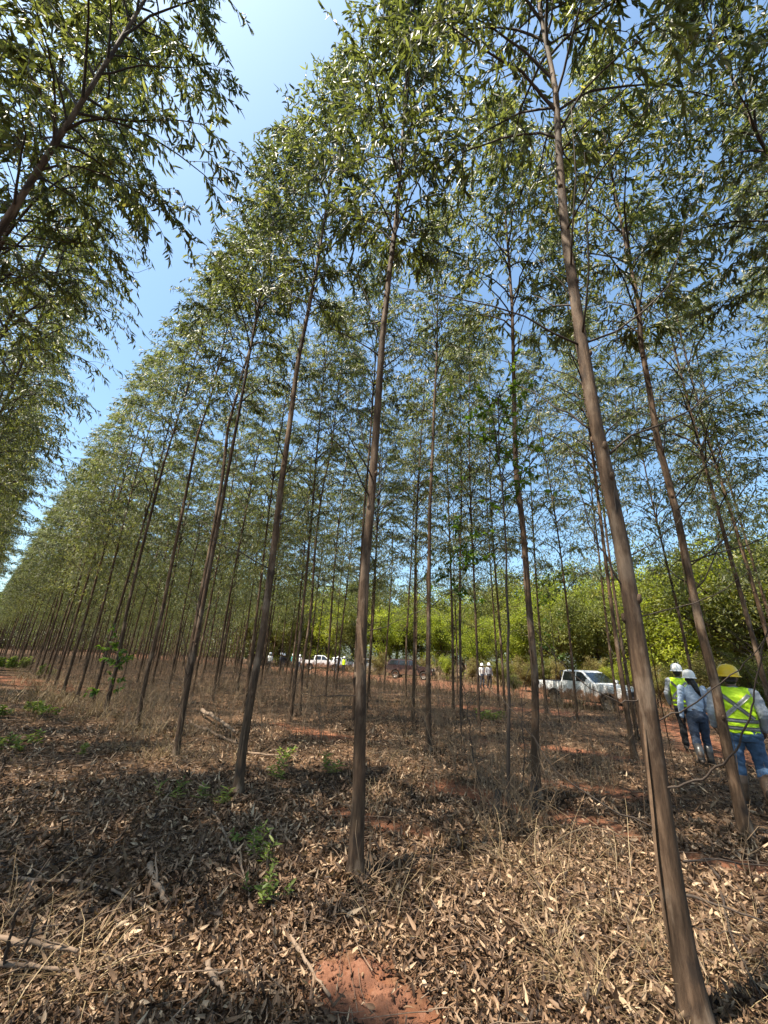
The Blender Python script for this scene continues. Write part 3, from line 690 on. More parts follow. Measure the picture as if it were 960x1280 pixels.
# ------------------------------------------------------------------ dry grass (arching blades) and fine twigs
def ribbons(B, hd, L, el, droop, w, tint, K=6):
    n = len(B); P = np.zeros((n, K, 3)); P[:, 0] = B; el = el.copy(); a = hd.copy(); rs = np.random.RandomState(n)
    for k in range(1, K):
        st = L / (K - 1)
        P[:, k, 0] = P[:, k - 1, 0] + np.cos(el) * np.sin(a) * st; P[:, k, 1] = P[:, k - 1, 1] + np.cos(el) * np.cos(a) * st; P[:, k, 2] = P[:, k - 1, 2] + np.sin(el) * st
        el = el - droop; a = a + rs.randn(n) * .12
    g_ = gz(P[..., 0], P[..., 1]) + .012; P[..., 2] = np.maximum(P[..., 2], g_)
    S = np.stack([np.cos(hd), -np.sin(hd), np.zeros(n)], -1)[:, None, :] * (w[:, None] * np.linspace(1, .25, K)[None])[..., None] * .5
    V = np.stack([P - S, P + S], 2).reshape(-1, 3); o = (np.arange(n) * K * 2)[:, None, None] + (np.arange(K - 1) * 2)[None, :, None] + np.array([0, 1, 3, 2])[None, None, :]
    return V, [o.reshape(-1, 4)], {'tint': np.repeat(tint, K * 2)}
G = []
def tufts(C, per, spread, L0, L1, seed, wid=.004, el=(50, 88), droop=(.1, .5), tm=.5):
    r = np.random.RandomState(seed); C = np.asarray(C); nb = len(C) * per
    c = np.repeat(C, per, 0); a = r.rand(nb) * 6.28; rr = spread * np.sqrt(r.rand(nb))
    x = c[:, 0] + rr * np.sin(a); y = c[:, 1] + rr * np.cos(a)
    G.append(ribbons(np.stack([x, y, gz(x, y)], -1), a + r.randn(nb) * .9, L0 + (L1 - L0) * r.rand(nb), np.radians(el[0] + (el[1] - el[0]) * r.rand(nb)), droop[0] + (droop[1] - droop[0]) * r.rand(nb), wid * (.6 + .8 * r.rand(nb)), np.clip(tm + .25 * r.randn(nb), 0, 1)))
def pix_area(x0, x1, y0, y1, n, seed):
    r = np.random.RandomState(seed); return np.array([gp(x0 + (x1 - x0) * r.rand(), y0 + (y1 - y0) * r.rand()) for _ in range(n)])
tufts(pix_area(-20, 110, 1140, 1275, 10, 1), 12, .14, .3, .7, 1, .0045, (3, 50), (.03, .3), tm=.5)
tufts(pix_area(80, 150, 1180, 1275, 6, 2), 12, .1, .25, .5, 2, .004, (5, 70), (.03, .3), tm=.6)
tufts(pix_area(560, 800, 1020, 1120, 20, 3), 11, .14, .3, .8, 3, .0045, (10, 75), tm=.55)
tufts(pix_area(470, 700, 1080, 1180, 10, 4), 9, .12, .25, .6, 4, .0045, (20, 80), tm=.62)
tufts(pix_area(700, 960, 1130, 1278, 26, 5), 22, .10, .2, .5, 5, .0035, (5, 60), tm=.6)
tufts(pix_area(430, 500, 950, 1050, 7, 6), 14, .08, .25, .6, 6, .004, (10, 80), tm=.75)
tufts(pix_area(130, 290, 880, 960, 46, 7), 24, .16, .2, .55, 7, .005, (20, 85), tm=.58)
tufts(pix_area(40, 200, 850, 900, 80, 8), 22, .28, .3, .7, 8, .008, (35, 88), tm=.68)
tufts(pix_area(200, 700, 880, 960, 90, 9), 14, .2, .2, .5, 9, .005, (15, 80), tm=.5)
tufts(pix_area(480, 960, 890, 1000, 80, 10), 14, .2, .2, .55, 10, .005, (15, 80), tm=.5)
tufts(pix_area(-10, 960, 852, 885, 260, 11), 16, .5, .3, .8, 11, .012, (45, 88), tm=.5)
r = np.random.RandomState(12); cc = np.array([uv(u_, v_) for u_, v_ in zip(-2 + 60 * r.rand(420), 18.2 + 3.2 * r.rand(420))])
tufts(cc, 16, .5, .4, 1.1, 12, .016, (55, 88), tm=.55)
cc = np.array([uv(u_, v_) for u_, v_ in zip(-4 + 70 * r.rand(240), 33 + 3.0 * r.rand(240))])
tufts(cc, 16, .7, .6, 1.6, 13, .03, (55, 88), tm=.6)
cc = np.array([uv(u_, v_) for u_, v_ in zip(8 + 50 * r.rand(150), 2.2 + 1.4 * r.rand(260))])
tufts(cc, 18, .35, .25, .6, 14, .01, (35, 88), tm=.6)
V, fl, at = cat(G)
tag(nmesh('dry_grass', V, fl, M_GRASS, attrs=at), 'straw coloured dead grass in tangled tufts between the trees', 'dry grass', kind='stuff')

# dry undergrowth: thin brown stems with side twigs
def stems(C, h0, h1, rad, seed, nside=4):
    r = np.random.RandomState(seed); C = np.asarray(C); n = len(C); K = 5
    h = h0 + (h1 - h0) * r.rand(n); a = r.rand(n) * 6.28; ln = .35 * r.rand(n)
    P = np.zeros((n, K, 3)); s = np.linspace(0, 1, K)
    P[..., 0] = C[:, :1] + (ln * h * np.cos(a))[:, None] * s ** 1.5; P[..., 1] = C[:, 1:] + (ln * h * np.sin(a))[:, None] * s ** 1.5; P[..., 2] = gz(C[:, 0], C[:, 1])[:, None] + h[:, None] * s
    P[:, 1:] += r.randn(n, K - 1, 3) * .02
    out = [tubes(P, np.full((n, 1), rad) * np.linspace(1, .35, K), 3, False)]
    for j in range(nside):
        f = .25 + .65 * r.rand(n); i0 = np.minimum((f * (K - 1)).astype(int), K - 2); B = P[np.arange(n), i0]; a = r.rand(n) * 6.28; e = np.radians(15 + 55 * r.rand(n)); L = h * (.2 + .35 * r.rand(n))
        d = np.stack([np.cos(a) * np.cos(e), np.sin(a) * np.cos(e), np.sin(e)], -1); T = B[:, None] + d[:, None] * (L[:, None] * np.linspace(0, 1, 3))[..., None]; T[:, 1:] += r.randn(n, 2, 3) * .03
        out.append(tubes(T, np.full((n, 1), rad * .6) * np.linspace(1, .4, 3), 3, False))
    return out
r = np.random.RandomState(21)
U = []
U += stems(np.array([uv(u_, v_) for u_, v_ in zip(7 + 50 * r.rand(3200), 2.4 + 16 * r.rand(3200))]), .3, 1.3, .006, 31, 5)
U += stems(np.array([uv(u_, v_) for u_, v_ in zip(-3 + 60 * r.rand(900), 17.5 + 4 * r.rand(900))]), .4, 1.3, .009, 32)
U += stems(np.array([uv(u_, v_) for u_, v_ in zip(-2 + 12 * r.rand(300), 5 + 12 * r.rand(300))]), .2, .7, .004, 33)
U += stems(np.array([uv(u_, v_) for u_, v_ in zip(-6 + 66 * r.rand(800), 27 + 9 * r.rand(800) ** .7)])[:0].reshape(-1, 2) if False else np.array([uv(u_, 34.5 + 3 * q) for u_, q in zip(-6 + 66 * r.rand(700), r.rand(700))]), .8, 2.6, .016, 34)
U += stems(pix_area(590, 700, 960, 1060, 70, 35), .2, .9, .0045, 35, 6)
U += stems(pix_area(500, 780, 890, 1000, 160, 36), .3, 1.2, .005, 36, 6)
U += stems(pix_area(120, 420, 870, 930, 140, 37), .3, 1.1, .005, 37, 6)
V, fl, _ = cat(U)
tag(nmesh('dry_undergrowth', V, fl, M_PALE), 'thin bare brown stems of dry undergrowth among the trunks', 'undergrowth', kind='stuff')

# fine twigs lying about
r = np.random.RandomState(41); Tw = []
for (n, r0, r1, L0, L1, rad, sd) in ((900, 1.2, 5, .12, .55, .0028, 1), (1300, 5, 12, .2, .8, .0042, 2), (900, 12, 26, .4, 1.2, .008, 3)):
    x, y = sector(n, r0, r1, 80 + sd); K = 5; a = r.rand(n) * 6.28; L = L0 + (L1 - L0) * r.rand(n); P = np.zeros((n, K, 3)); P[:, 0, 0] = x; P[:, 0, 1] = y
    for k in range(1, K):
        P[:, k, 0] = P[:, k - 1, 0] + np.cos(a) * L / (K - 1); P[:, k, 1] = P[:, k - 1, 1] + np.sin(a) * L / (K - 1); a = a + r.randn(n) * .3
    P[..., 2] = gz(P[..., 0], P[..., 1]) + .03 + (.12 * r.rand(n) ** 3)[:, None] * np.linspace(0, 1, K)
    Tw.append(tubes(P, rad * (.6 + .8 * r.rand(n))[:, None] * np.linspace(1, .4, K), 4, False))
V, fl, _ = cat(Tw)
tag(nmesh('twig_litter', V, fl, M_DEAD), 'thin grey brown twigs scattered over the leaf litter', 'twigs', kind='stuff')

# ------------------------------------------------------------------ fallen sticks and logs
def fallen(name, pix, rad, label, cat_, mat=None, lift=0.0, side=()):
    P = np.array([[*gp(px, py, hz)] + [hz] for (px, py, *hh) in pix for hz in [(hh[0] if hh else 0.0)]], float)
    s = np.linspace(0, len(P) - 1, len(P) * 4); P2 = np.stack([np.interp(s, np.arange(len(P)), P[:, c]) for c in range(3)], -1)
    for _ in range(2): P2[1:-1] = (P2[:-2] + 2 * P2[1:-1] + P2[2:]) / 4
    rs = np.random.RandomState(len(label)); base = P2[0].copy(); base[2] = float(gz(base[0], base[1]))
    P2[:, 2] += gz(P2[:, 0], P2[:, 1]) + rad * .9 + .02 + lift; P2 += rs.randn(*P2.shape) * rad * .25
    rr = np.linspace(rad, rad * .55, len(P2)) * (1 + .12 * rs.randn(len(P2)))
    root = empty(name, base, 0, label, cat_)
    V, fl = tubes(P2 - base, rr, 8); nmesh('stick' if rad < .03 else 'log', V, fl, mat or M_DEAD, root, smooth=True)
    for j in range(max(2, int(len(P2) / 6))):
        k = rs.randint(2, len(P2) - 1); d = unit(rs.randn(3) * [1, 1, .5] + [0, 0, .5]); L = .08 + .25 * rs.rand()
        T = P2[k] - base + d * np.linspace(0, L, 4)[:, None] + np.cumsum(rs.randn(4, 3) * .01, 0) * [[0], [1], [1], [1]]
        V, fl = tubes(T, np.linspace(rad * .4, rad * .15, 4), 5); nmesh('side_twig', V, fl, mat or M_DEAD, root, smooth=True)
M_LOG = simple('weathered_wood', (.19, .135, .095), .85, var=.4, scale=9, bmp=.5)
fallen('fallen_branch', [(262, 1012), (280, 1045), (298, 1080), (308, 1110), (312, 1132)], .011, 'long bent stick lying among the green weeds left of centre', 'branch', M_LOG)
fallen('fallen_branch', [(20, 1104), (70, 1108), (118, 1110), (160, 1128), (205, 1152)], .013, 'pale bowed branch on the litter in the left foreground', 'branch', M_LOG)
fallen('fallen_log', [(186, 1090), (194, 1115), (206, 1138)], .024, 'short thick piece of wood right of the bowed branch', 'log', M_LOG)
fallen('fallen_branch', [(-30, 1120), (20, 1103), (60, 1090), (92, 1076)], .010, 'dark thin branch above the bowed one at the left edge', 'branch', M_TWIG)
fallen('fallen_branch', [(-20, 1196), (30, 1202), (92, 1213)], .016, 'thick broken branch low in the left corner', 'branch', M_DEAD, .06)
fallen('fallen_branch', [(-20, 1216), (40, 1218), (95, 1224)], .012, 'second broken branch under the thick one in the left corner', 'branch', M_DEAD, .02)
fallen('dead_twig_fork', [(4, 1215, .0), (8, 1190, .10), (14, 1165, .2), (20, 1142, .3)], .010, 'upright forked dead twig at the left edge', 'twig', M_TWIG)
fallen('dead_twig_fork', [(22, 1205, .0), (34, 1180, .1), (44, 1150, .2)], .009, 'slanting dark twig beside the upright one at the left', 'twig', M_TWIG)
fallen('fallen_branch', [(352, 1163), (372, 1190), (392, 1222), (412, 1252)], .012, 'straight stick lying beside the red soil patch in the foreground', 'branch', M_LOG)
fallen('fallen_log', [(256, 1214), (268, 1238), (280, 1256)], .017, 'stub of wood left of the red soil patch', 'log', M_LOG)
fallen('fallen_log', [(252, 893), (272, 908), (292, 925)], .05, 'pale grey fallen log leaning by the third front row tree', 'log', M_LOG, .1)
fallen('fallen_log', [(236, 900), (262, 918), (296, 930)], .035, 'darker fallen log under the pale grey one', 'log', M_DEAD)
fallen('fallen_branch', [(305, 943), (335, 947), (372, 949)], .02, 'straight grey branch behind the third front row tree', 'branch', M_DEAD)
fallen('fallen_branch', [(700, 1062), (735, 1045), (770, 1050), (800, 1075)], .008, 'pale curled branch lying left of the nearest trunk', 'branch', M_PALE, .05)
fallen('fallen_branch', [(845, 1130), (880, 1140), (930, 1160), (975, 1178)], .010, 'thin branch on the litter right of the nearest trunk', 'branch', M_TWIG, .05)
fallen('fallen_branch', [(856, 1085), (890, 1078), (935, 1086), (975, 1088)], .010, 'branch lying along the red streak at the right edge', 'branch', M_TWIG, .03)
fallen('fallen_branch', [(905, 1130), (915, 1180), (935, 1225), (955, 1265)], .007, 'dark thin twig running down the right foreground', 'branch', M_TWIG, .03)
# bleached twigs at the foot of the central tree
rs = np.random.RandomState(9); cb = gp(444, 1096)
bt = empty('bleached_twigs', (cb[0], cb[1], float(gz(*cb))), 0, 'bleached thin twigs leaning on the foot of the central tree', 'twigs')
for i in range(12):
    a = -.6 + 2.6 * rs.rand(); P = np.array([[.08 * math.cos(a) + .04, -.09 + .02 * rs.randn(), .02]]); K = 8; d = np.array([math.cos(a) * .5, -.25 + .3 * rs.rand(), .9]); L = .25 + .45 * rs.rand()
    for k in range(K): d = unit(d + rs.randn(3) * .25); P = np.vstack([P, P[-1] + d * L / K])
    P[:, 2] = np.maximum(P[:, 2], .02)
    V, fl = tubes(P, np.linspace(.0035, .0015, len(P)), 4); nmesh('twig', V, fl, M_PALE, bt)

# charred stump
sx, sy = gp(668, 1016); st_ = empty('charred_stump', (sx, sy, float(gz(sx, sy))), 0, 'small dark charred stump left of the pickup tree foot', 'stump')
M_CHAR = simple('charred_wood', (.03, .022, .018), .9, var=.5, scale=30, bmp=.6)
P = np.array([[0, 0, -.05], [0, 0, .08], [.01, 0, .2], [.02, .01, .33], [.02, .01, .36]]); V, fl = tubes(P, [.06, .05, .042, .04, .02], 10)
V = V + np.random.RandomState(3).randn(*V.shape) * .006; nmesh('wood', V, fl, M_CHAR, st_, smooth=True)
sx, sy = gp(622, 1020); st_ = empty('charred_stump', (sx, sy, float(gz(sx, sy))), 0, 'low broken dark stump left of the thin broadleaf sapling', 'stump')
V, fl = tubes(P * [1, 1, .7], [.07, .06, .05, .03, .01], 10); V = V + np.random.RandomState(4).randn(*V.shape) * .009; nmesh('wood', V, fl, M_CHAR, st_, smooth=True)

# ------------------------------------------------------------------ green weeds and saplings
def weed(px, py, label, seed, nst=7, h=(.12, .3), leaf=.07, wid=.35, spread=.1, mat=None, name='weed', catg='weed'):
    r = np.random.RandomState(seed); bx, by = gp(px, py); root = empty(name, (bx, by, float(gz(bx, by))), 0, label, catg, 'green weeds on the forest floor')
    SP = []; LPs = []; LD = []
    for i in range(nst):
        a = r.rand() * 6.28; s0 = np.array([spread * math.cos(a) * r.rand(), spread * math.sin(a) * r.rand(), 0]); hh = h[0] + (h[1] - h[0]) * r.rand(); d = unit(np.array([math.cos(a) * .4, math.sin(a) * .4, 1])); q = [s0]
        for k in range(5): d = unit(d + r.randn(3) * .1); q.append(q[-1] + d * hh / 5)
        SP.append(q)
        nn = max(4, int(hh / .028))
        for j in range(nn):
            f = .25 + .75 * (j + .5) / nn; p_ = np.array([np.interp(f * 5, range(6), [w[c] for w in q]) for c in range(3)]); b = j * 2.4 + r.rand() * .6
            for s in (0, math.pi): LPs.append(p_); LD.append([math.cos(b + s), math.sin(b + s), .35 + .4 * r.randn() * .5])
    V, fl = tubes(np.array(SP), np.tile(np.linspace(.0025, .001, 6), (nst, 1)), 4, False); nmesh('stems', V, fl, M_WEED if False else M_PALE, root)
    n = len(LPs); lf = leaves(np.array(LPs), np.array(LD), np.tile([0, 0, 1.0], (n, 1)) + r.randn(n, 3) * .3, leaf * (.6 + .7 * r.rand(n)), leaf * wid * (.7 + .5 * r.rand(n)), -.2 * r.rand(n), np.clip(.5 + .2 * r.randn(n), 0, 1), 1)
    nmesh('foliage', lf[0], lf[1], mat or M_WEED, root, attrs=lf[2])['kind'] = 'stuff'
weed(332, 1122, 'largest green weed, leafy clump at the lower end of the long stick', 1, 7, (.08, .26), .06, .36, .17)
weed(326, 1075, 'green weed clump just behind the largest one', 2, 5, (.12, .26), .085, .22, .12)
weed(305, 1052, 'small sparse weed touching the middle of the long stick', 3, 4, (.08, .16), .06, .4, .1)
weed(232, 1004, 'slender leaved weed left of the third front row tree', 4, 6, (.10, .24), .10, .18, .3)
weed(262, 1008, 'pale weed at the top end of the long stick', 5, 4, (.1, .2), .08, .2, .2)
weed(347, 975, 'bright weed seedling behind the third front row tree, the nearer one', 6, 4, (.12, .3), .09, .3, .05)
weed(352, 955, 'bright weed seedling behind the third front row tree, the farther one', 7, 3, (.15, .3), .10, .3, .06)
weed(413, 968, 'pale grey green seedling left of the central trunk', 8, 4, (.15, .32), .11, .2, .05)
weed(20, 895, 'broad leafy weed patch at the left edge, the farther one', 9, 34, (.12, .3), .10, .45, 1.0)
weed(12, 936, 'leafy weed patch at the left edge, the nearer one', 10, 22, (.1, .22), .09, .45, .6)
weed(100, 948, 'small grey green sprout on the open strip at left', 11, 3, (.12, .25), .07, .4, .05)
weed(12, 838, 'bushy green plant far off at the left edge of the strip', 12, 26, (.4, .9), .16, .4, 1.1)
weed(60, 846, 'green plant at the far foot of the front row', 13, 10, (.3, .7), .13, .4, .6)
weed(612, 905, 'olive sprouting weed in the middle rows below the walking pair', 14, 14, (.15, .35), .12, .4, .35)
def sapling(px, py, H, label, seed, nb, Lb, zb, leaf, group, r0=.016, mat=None, wid=.5, dens=10, lean=(0, 0)):
    r = np.random.RandomState(seed); bx, by = gp(px, py); root = empty('sapling', (bx, by, float(gz(bx, by))), 0, label, 'sapling', group)
    K = 14; P = np.zeros((K, 3)); P[:, 2] = np.linspace(-.1, H, K); P[:, :2] = np.cumsum(r.randn(K, 2) * .018, 0) + np.outer(np.linspace(0, 1, K), lean)
    V, fl = tubes(P, np.linspace(r0, r0 * .25, K), 7); nmesh('trunk', V, fl, M_TWIG, root, smooth=True)
    B = []; LPs = []; LDs = []
    for i in range(nb):
        z = zb + (H - zb) * r.rand(); b = np.array([np.interp(z, P[:, 2], P[:, c]) for c in range(3)]); a = r.rand() * 6.28; e = math.radians(10 + 45 * r.rand()); L = Lb * (.4 + .8 * r.rand()); q = [b]; d = np.array([math.cos(a) * math.cos(e), math.sin(a) * math.cos(e), math.sin(e)])
        for k in range(6): d = unit(d + r.randn(3) * .14 + [0, 0, -.04]); q.append(q[-1] + d * L / 6)
        B.append(q)
        for j in range(dens):
            f = (.3 + .7 * r.rand()) * 6; LPs.append([np.interp(f, range(7), [w[c] for w in q]) for c in range(3)]); LDs.append(d + r.randn(3) * .8 + [0, 0, -.4])
    V, fl = tubes(np.array(B), np.tile(np.linspace(r0 * .4, r0 * .1, 7), (nb, 1)), 4, False); nmesh('branches', V, fl, M_TWIG, root)['kind'] = 'stuff'
    if dens:
        n = len(LPs); lf = leaves(np.array(LPs), np.array(LDs), np.tile([0, 0, 1.0], (n, 1)) + r.randn(n, 3) * .4, leaf * (.6 + .7 * r.rand(n)), leaf * wid, -.15, np.clip(.5 + .2 * r.randn(n), 0, 1), 1)
        nmesh('foliage', lf[0], lf[1], mat or M_BROAD, root, attrs=lf[2])['kind'] = 'stuff'
sapling(634, 1030, 5.6, 'thin broadleaf sapling with glossy round leaves left of the pickup tree', 1, 34, 1.1, 3.4, .10, 'saplings', .022, dens=12, lean=(.05, .1))
sapling(133, 893, 1.9, 'leafy green sapling at the foot of the sixth front row tree', 2, 16, .5, .4, .13, 'saplings', .012, dens=12)
sapling(600, 1005, 1.3, 'bare forked dead sapling left of the broadleaf sapling', 3, 10, .5, .2, .1, 'saplings', .012, dens=0, lean=(-.2, 0))
sapling(655, 1020, 1.6, 'bare dead sapling right of the broadleaf sapling', 4, 9, .6, .2, .1, 'saplings', .009, dens=0, lean=(.15, 0))
sapling(395, 945, 1.2, 'bare thin dead sapling left of the central trunk', 5, 8, .5, .2, .1, 'saplings', .008, dens=0)
sapling(700, 905, 4.5, 'thin leafy sapling in front of the pickup tail', 6, 24, .8, 1.8, .12, 'saplings', .016, dens=10)
sapling(575, 930, 4.8, 'leafy sapling in the middle rows left of the walking pair', 7, 28, .9, 3.0, .13, 'saplings', .018, dens=12)

# ------------------------------------------------------------------ people
def solid(name, parts, mat, parent, voxel, smooth_it=4, noise_amp=0.0, noise_scale=18.0, seed=0):
    """joins closed tubes/blobs into one continuous skin (voxel remesh), returns the linked object"""
    V, fl, _ = cat(parts)
    me = nmesh(name, V, fl, None, mesh_only=True)
    tmp = bpy.data.objects.new('tmp', me); COL.objects.link(tmp)
    md = tmp.modifiers.new('r', 'REMESH'); md.mode = 'VOXEL'; md.voxel_size = voxel
    s = tmp.modifiers.new('s', 'SMOOTH'); s.iterations = smooth_it; s.factor = .5
    dg = bpy.context.evaluated_depsgraph_get(); me2 = bpy.data.meshes.new_from_object(tmp.evaluated_get(dg), depsgraph=dg)
    bpy.data.objects.remove(tmp); bpy.data.meshes.remove(me)
    if noise_amp:
        n = len(me2.vertices); co = np.empty(n * 3, np.float32); me2.vertices.foreach_get('co', co); co = co.reshape(-1, 3)
        nn = np.empty(n * 3, np.float32); me2.vertices.foreach_get('normal', nn); nn = nn.reshape(-1, 3)
        w = fbm(co[:, 0] * noise_scale + seed, co[:, 2] * noise_scale * .8 + co[:, 1] * noise_scale * .5, 5, 3) - .5
        w2 = np.abs(fbm(co[:, 0] * noise_scale * .5 + co[:, 2] * 14, co[:, 1] * noise_scale * .6 + co[:, 2] * 7 + seed, 6, 2) - .5)
        me2.vertices.foreach_set('co', (co + nn * (w + w2 * .8)[:, None] * noise_amp * 2).ravel()); me2.update()
    me2.polygons.foreach_set('use_smooth', np.ones(len(me2.polygons), bool))
    me2.name = name; me2.materials.clear(); me2.materials.append(mat)
    return place(name, me2, parent)
def limb(pts, rad, S=14, flat=1.0):
    """tapered limb with rounded ends through points"""
    P = np.array(pts, float); r_ = np.array(rad, float)
    d0 = unit(P[0] - P[1]); d1 = unit(P[-1] - P[-2])
    P = np.vstack([P[0] + d0 * r_[0] * .95, P[0] + d0 * r_[0] * .7, P[0], P[1:-1], P[-1], P[-1] + d1 * r_[-1] * .7, P[-1] + d1 * r_[-1] * .95])
    r_ = np.concatenate([[r_[0] * .3, r_[0] * .72], r_, [r_[-1] * .72, r_[-1] * .3]])
    return tubes(P, r_, S)
def stack(secs, S=22):
    """torso: list of (cx, cy, z, rx, ry)"""
    a = np.arange(S) * 2 * math.pi / S; V = []
    secs = [(secs[0][0], secs[0][1], secs[0][2] - .01, secs[0][3] * .5, secs[0][4] * .5)] + list(secs) + [(secs[-1][0], secs[-1][1], secs[-1][2] + .01, secs[-1][3] * .5, secs[-1][4] * .5)]
    for cx, cy, z, rx, ry in secs: V += [(cx + rx * np.sign(math.cos(t_)) * abs(math.cos(t_)) ** .85, cy + ry * math.sin(t_), z) for t_ in a]
    K = len(secs); q = [[k * S + s, k * S + (s + 1) % S, (k + 1) * S + (s + 1) % S, (k + 1) * S + s] for k in range(K - 1) for s in range(S)]
    return np.array(V), [np.array(q), np.array([list(range(S))[::-1], [(K - 1) * S + s for s in range(S)]])]
def ellipsoid(c, r3, n=12):
    th = np.linspace(0, math.pi, n)[1:-1]
    secs = [(c[0], c[1], c[2] - math.cos(t_) * r3[2], math.sin(t_) * r3[0], math.sin(t_) * r3[1]) for t_ in th]; return stack(secs, 18)

M_SKIN = simple('skin', (.12, .062, .038), .5, var=.1)
M_HAIR = simple('black_hair', (.012, .010, .009), .45, var=.3, scale=60)
M_JEANS = simple('blue_denim', (.055, .105, .19), .85, var=.45, scale=14, bmp=.3)
M_DJEANS = simple('dark_denim', (.035, .05, .085), .85, var=.4, scale=14, bmp=.3)
M_BLACK = simple('dark_cloth', (.018, .018, .022), .85, var=.3)
M_SHIRT_B = simple('pale_blue_shirt', (.40, .48, .62), .8, var=.12, scale=25, bmp=.2)
M_SHIRT_G = simple('grey_shirt', (.32, .34, .38), .8, var=.12, scale=25, bmp=.2)
M_WHITE_CL = simple('white_cloth', (.72, .72, .70), .8, var=.06)
M_TEAL = simple('teal_cloth', (.05, .25, .26), .8, var=.15)
M_VEST = simple('yellow_vest', (.55, .82, .015), .65, var=.05, scale=20)
M_STRIP = simple('grey_reflective_tape', (.20, .21, .21), .35, var=.12, scale=40)
M_HELM_W = simple('white_helmet', (.78, .79, .80), .3, var=.03)
M_HELM_Y = simple('yellow_helmet', (.80, .52, .02), .3, var=.05)
M_GAITER = simple('brown_gaiter', (.13, .075, .045), .6, var=.3, scale=14)
M_GAITER_D = simple('dark_gaiter', (.05, .05, .052), .35, var=.3, scale=14)
M_BOOT = simple('leather_boot', (.035, .024, .018), .6, var=.3, scale=20)

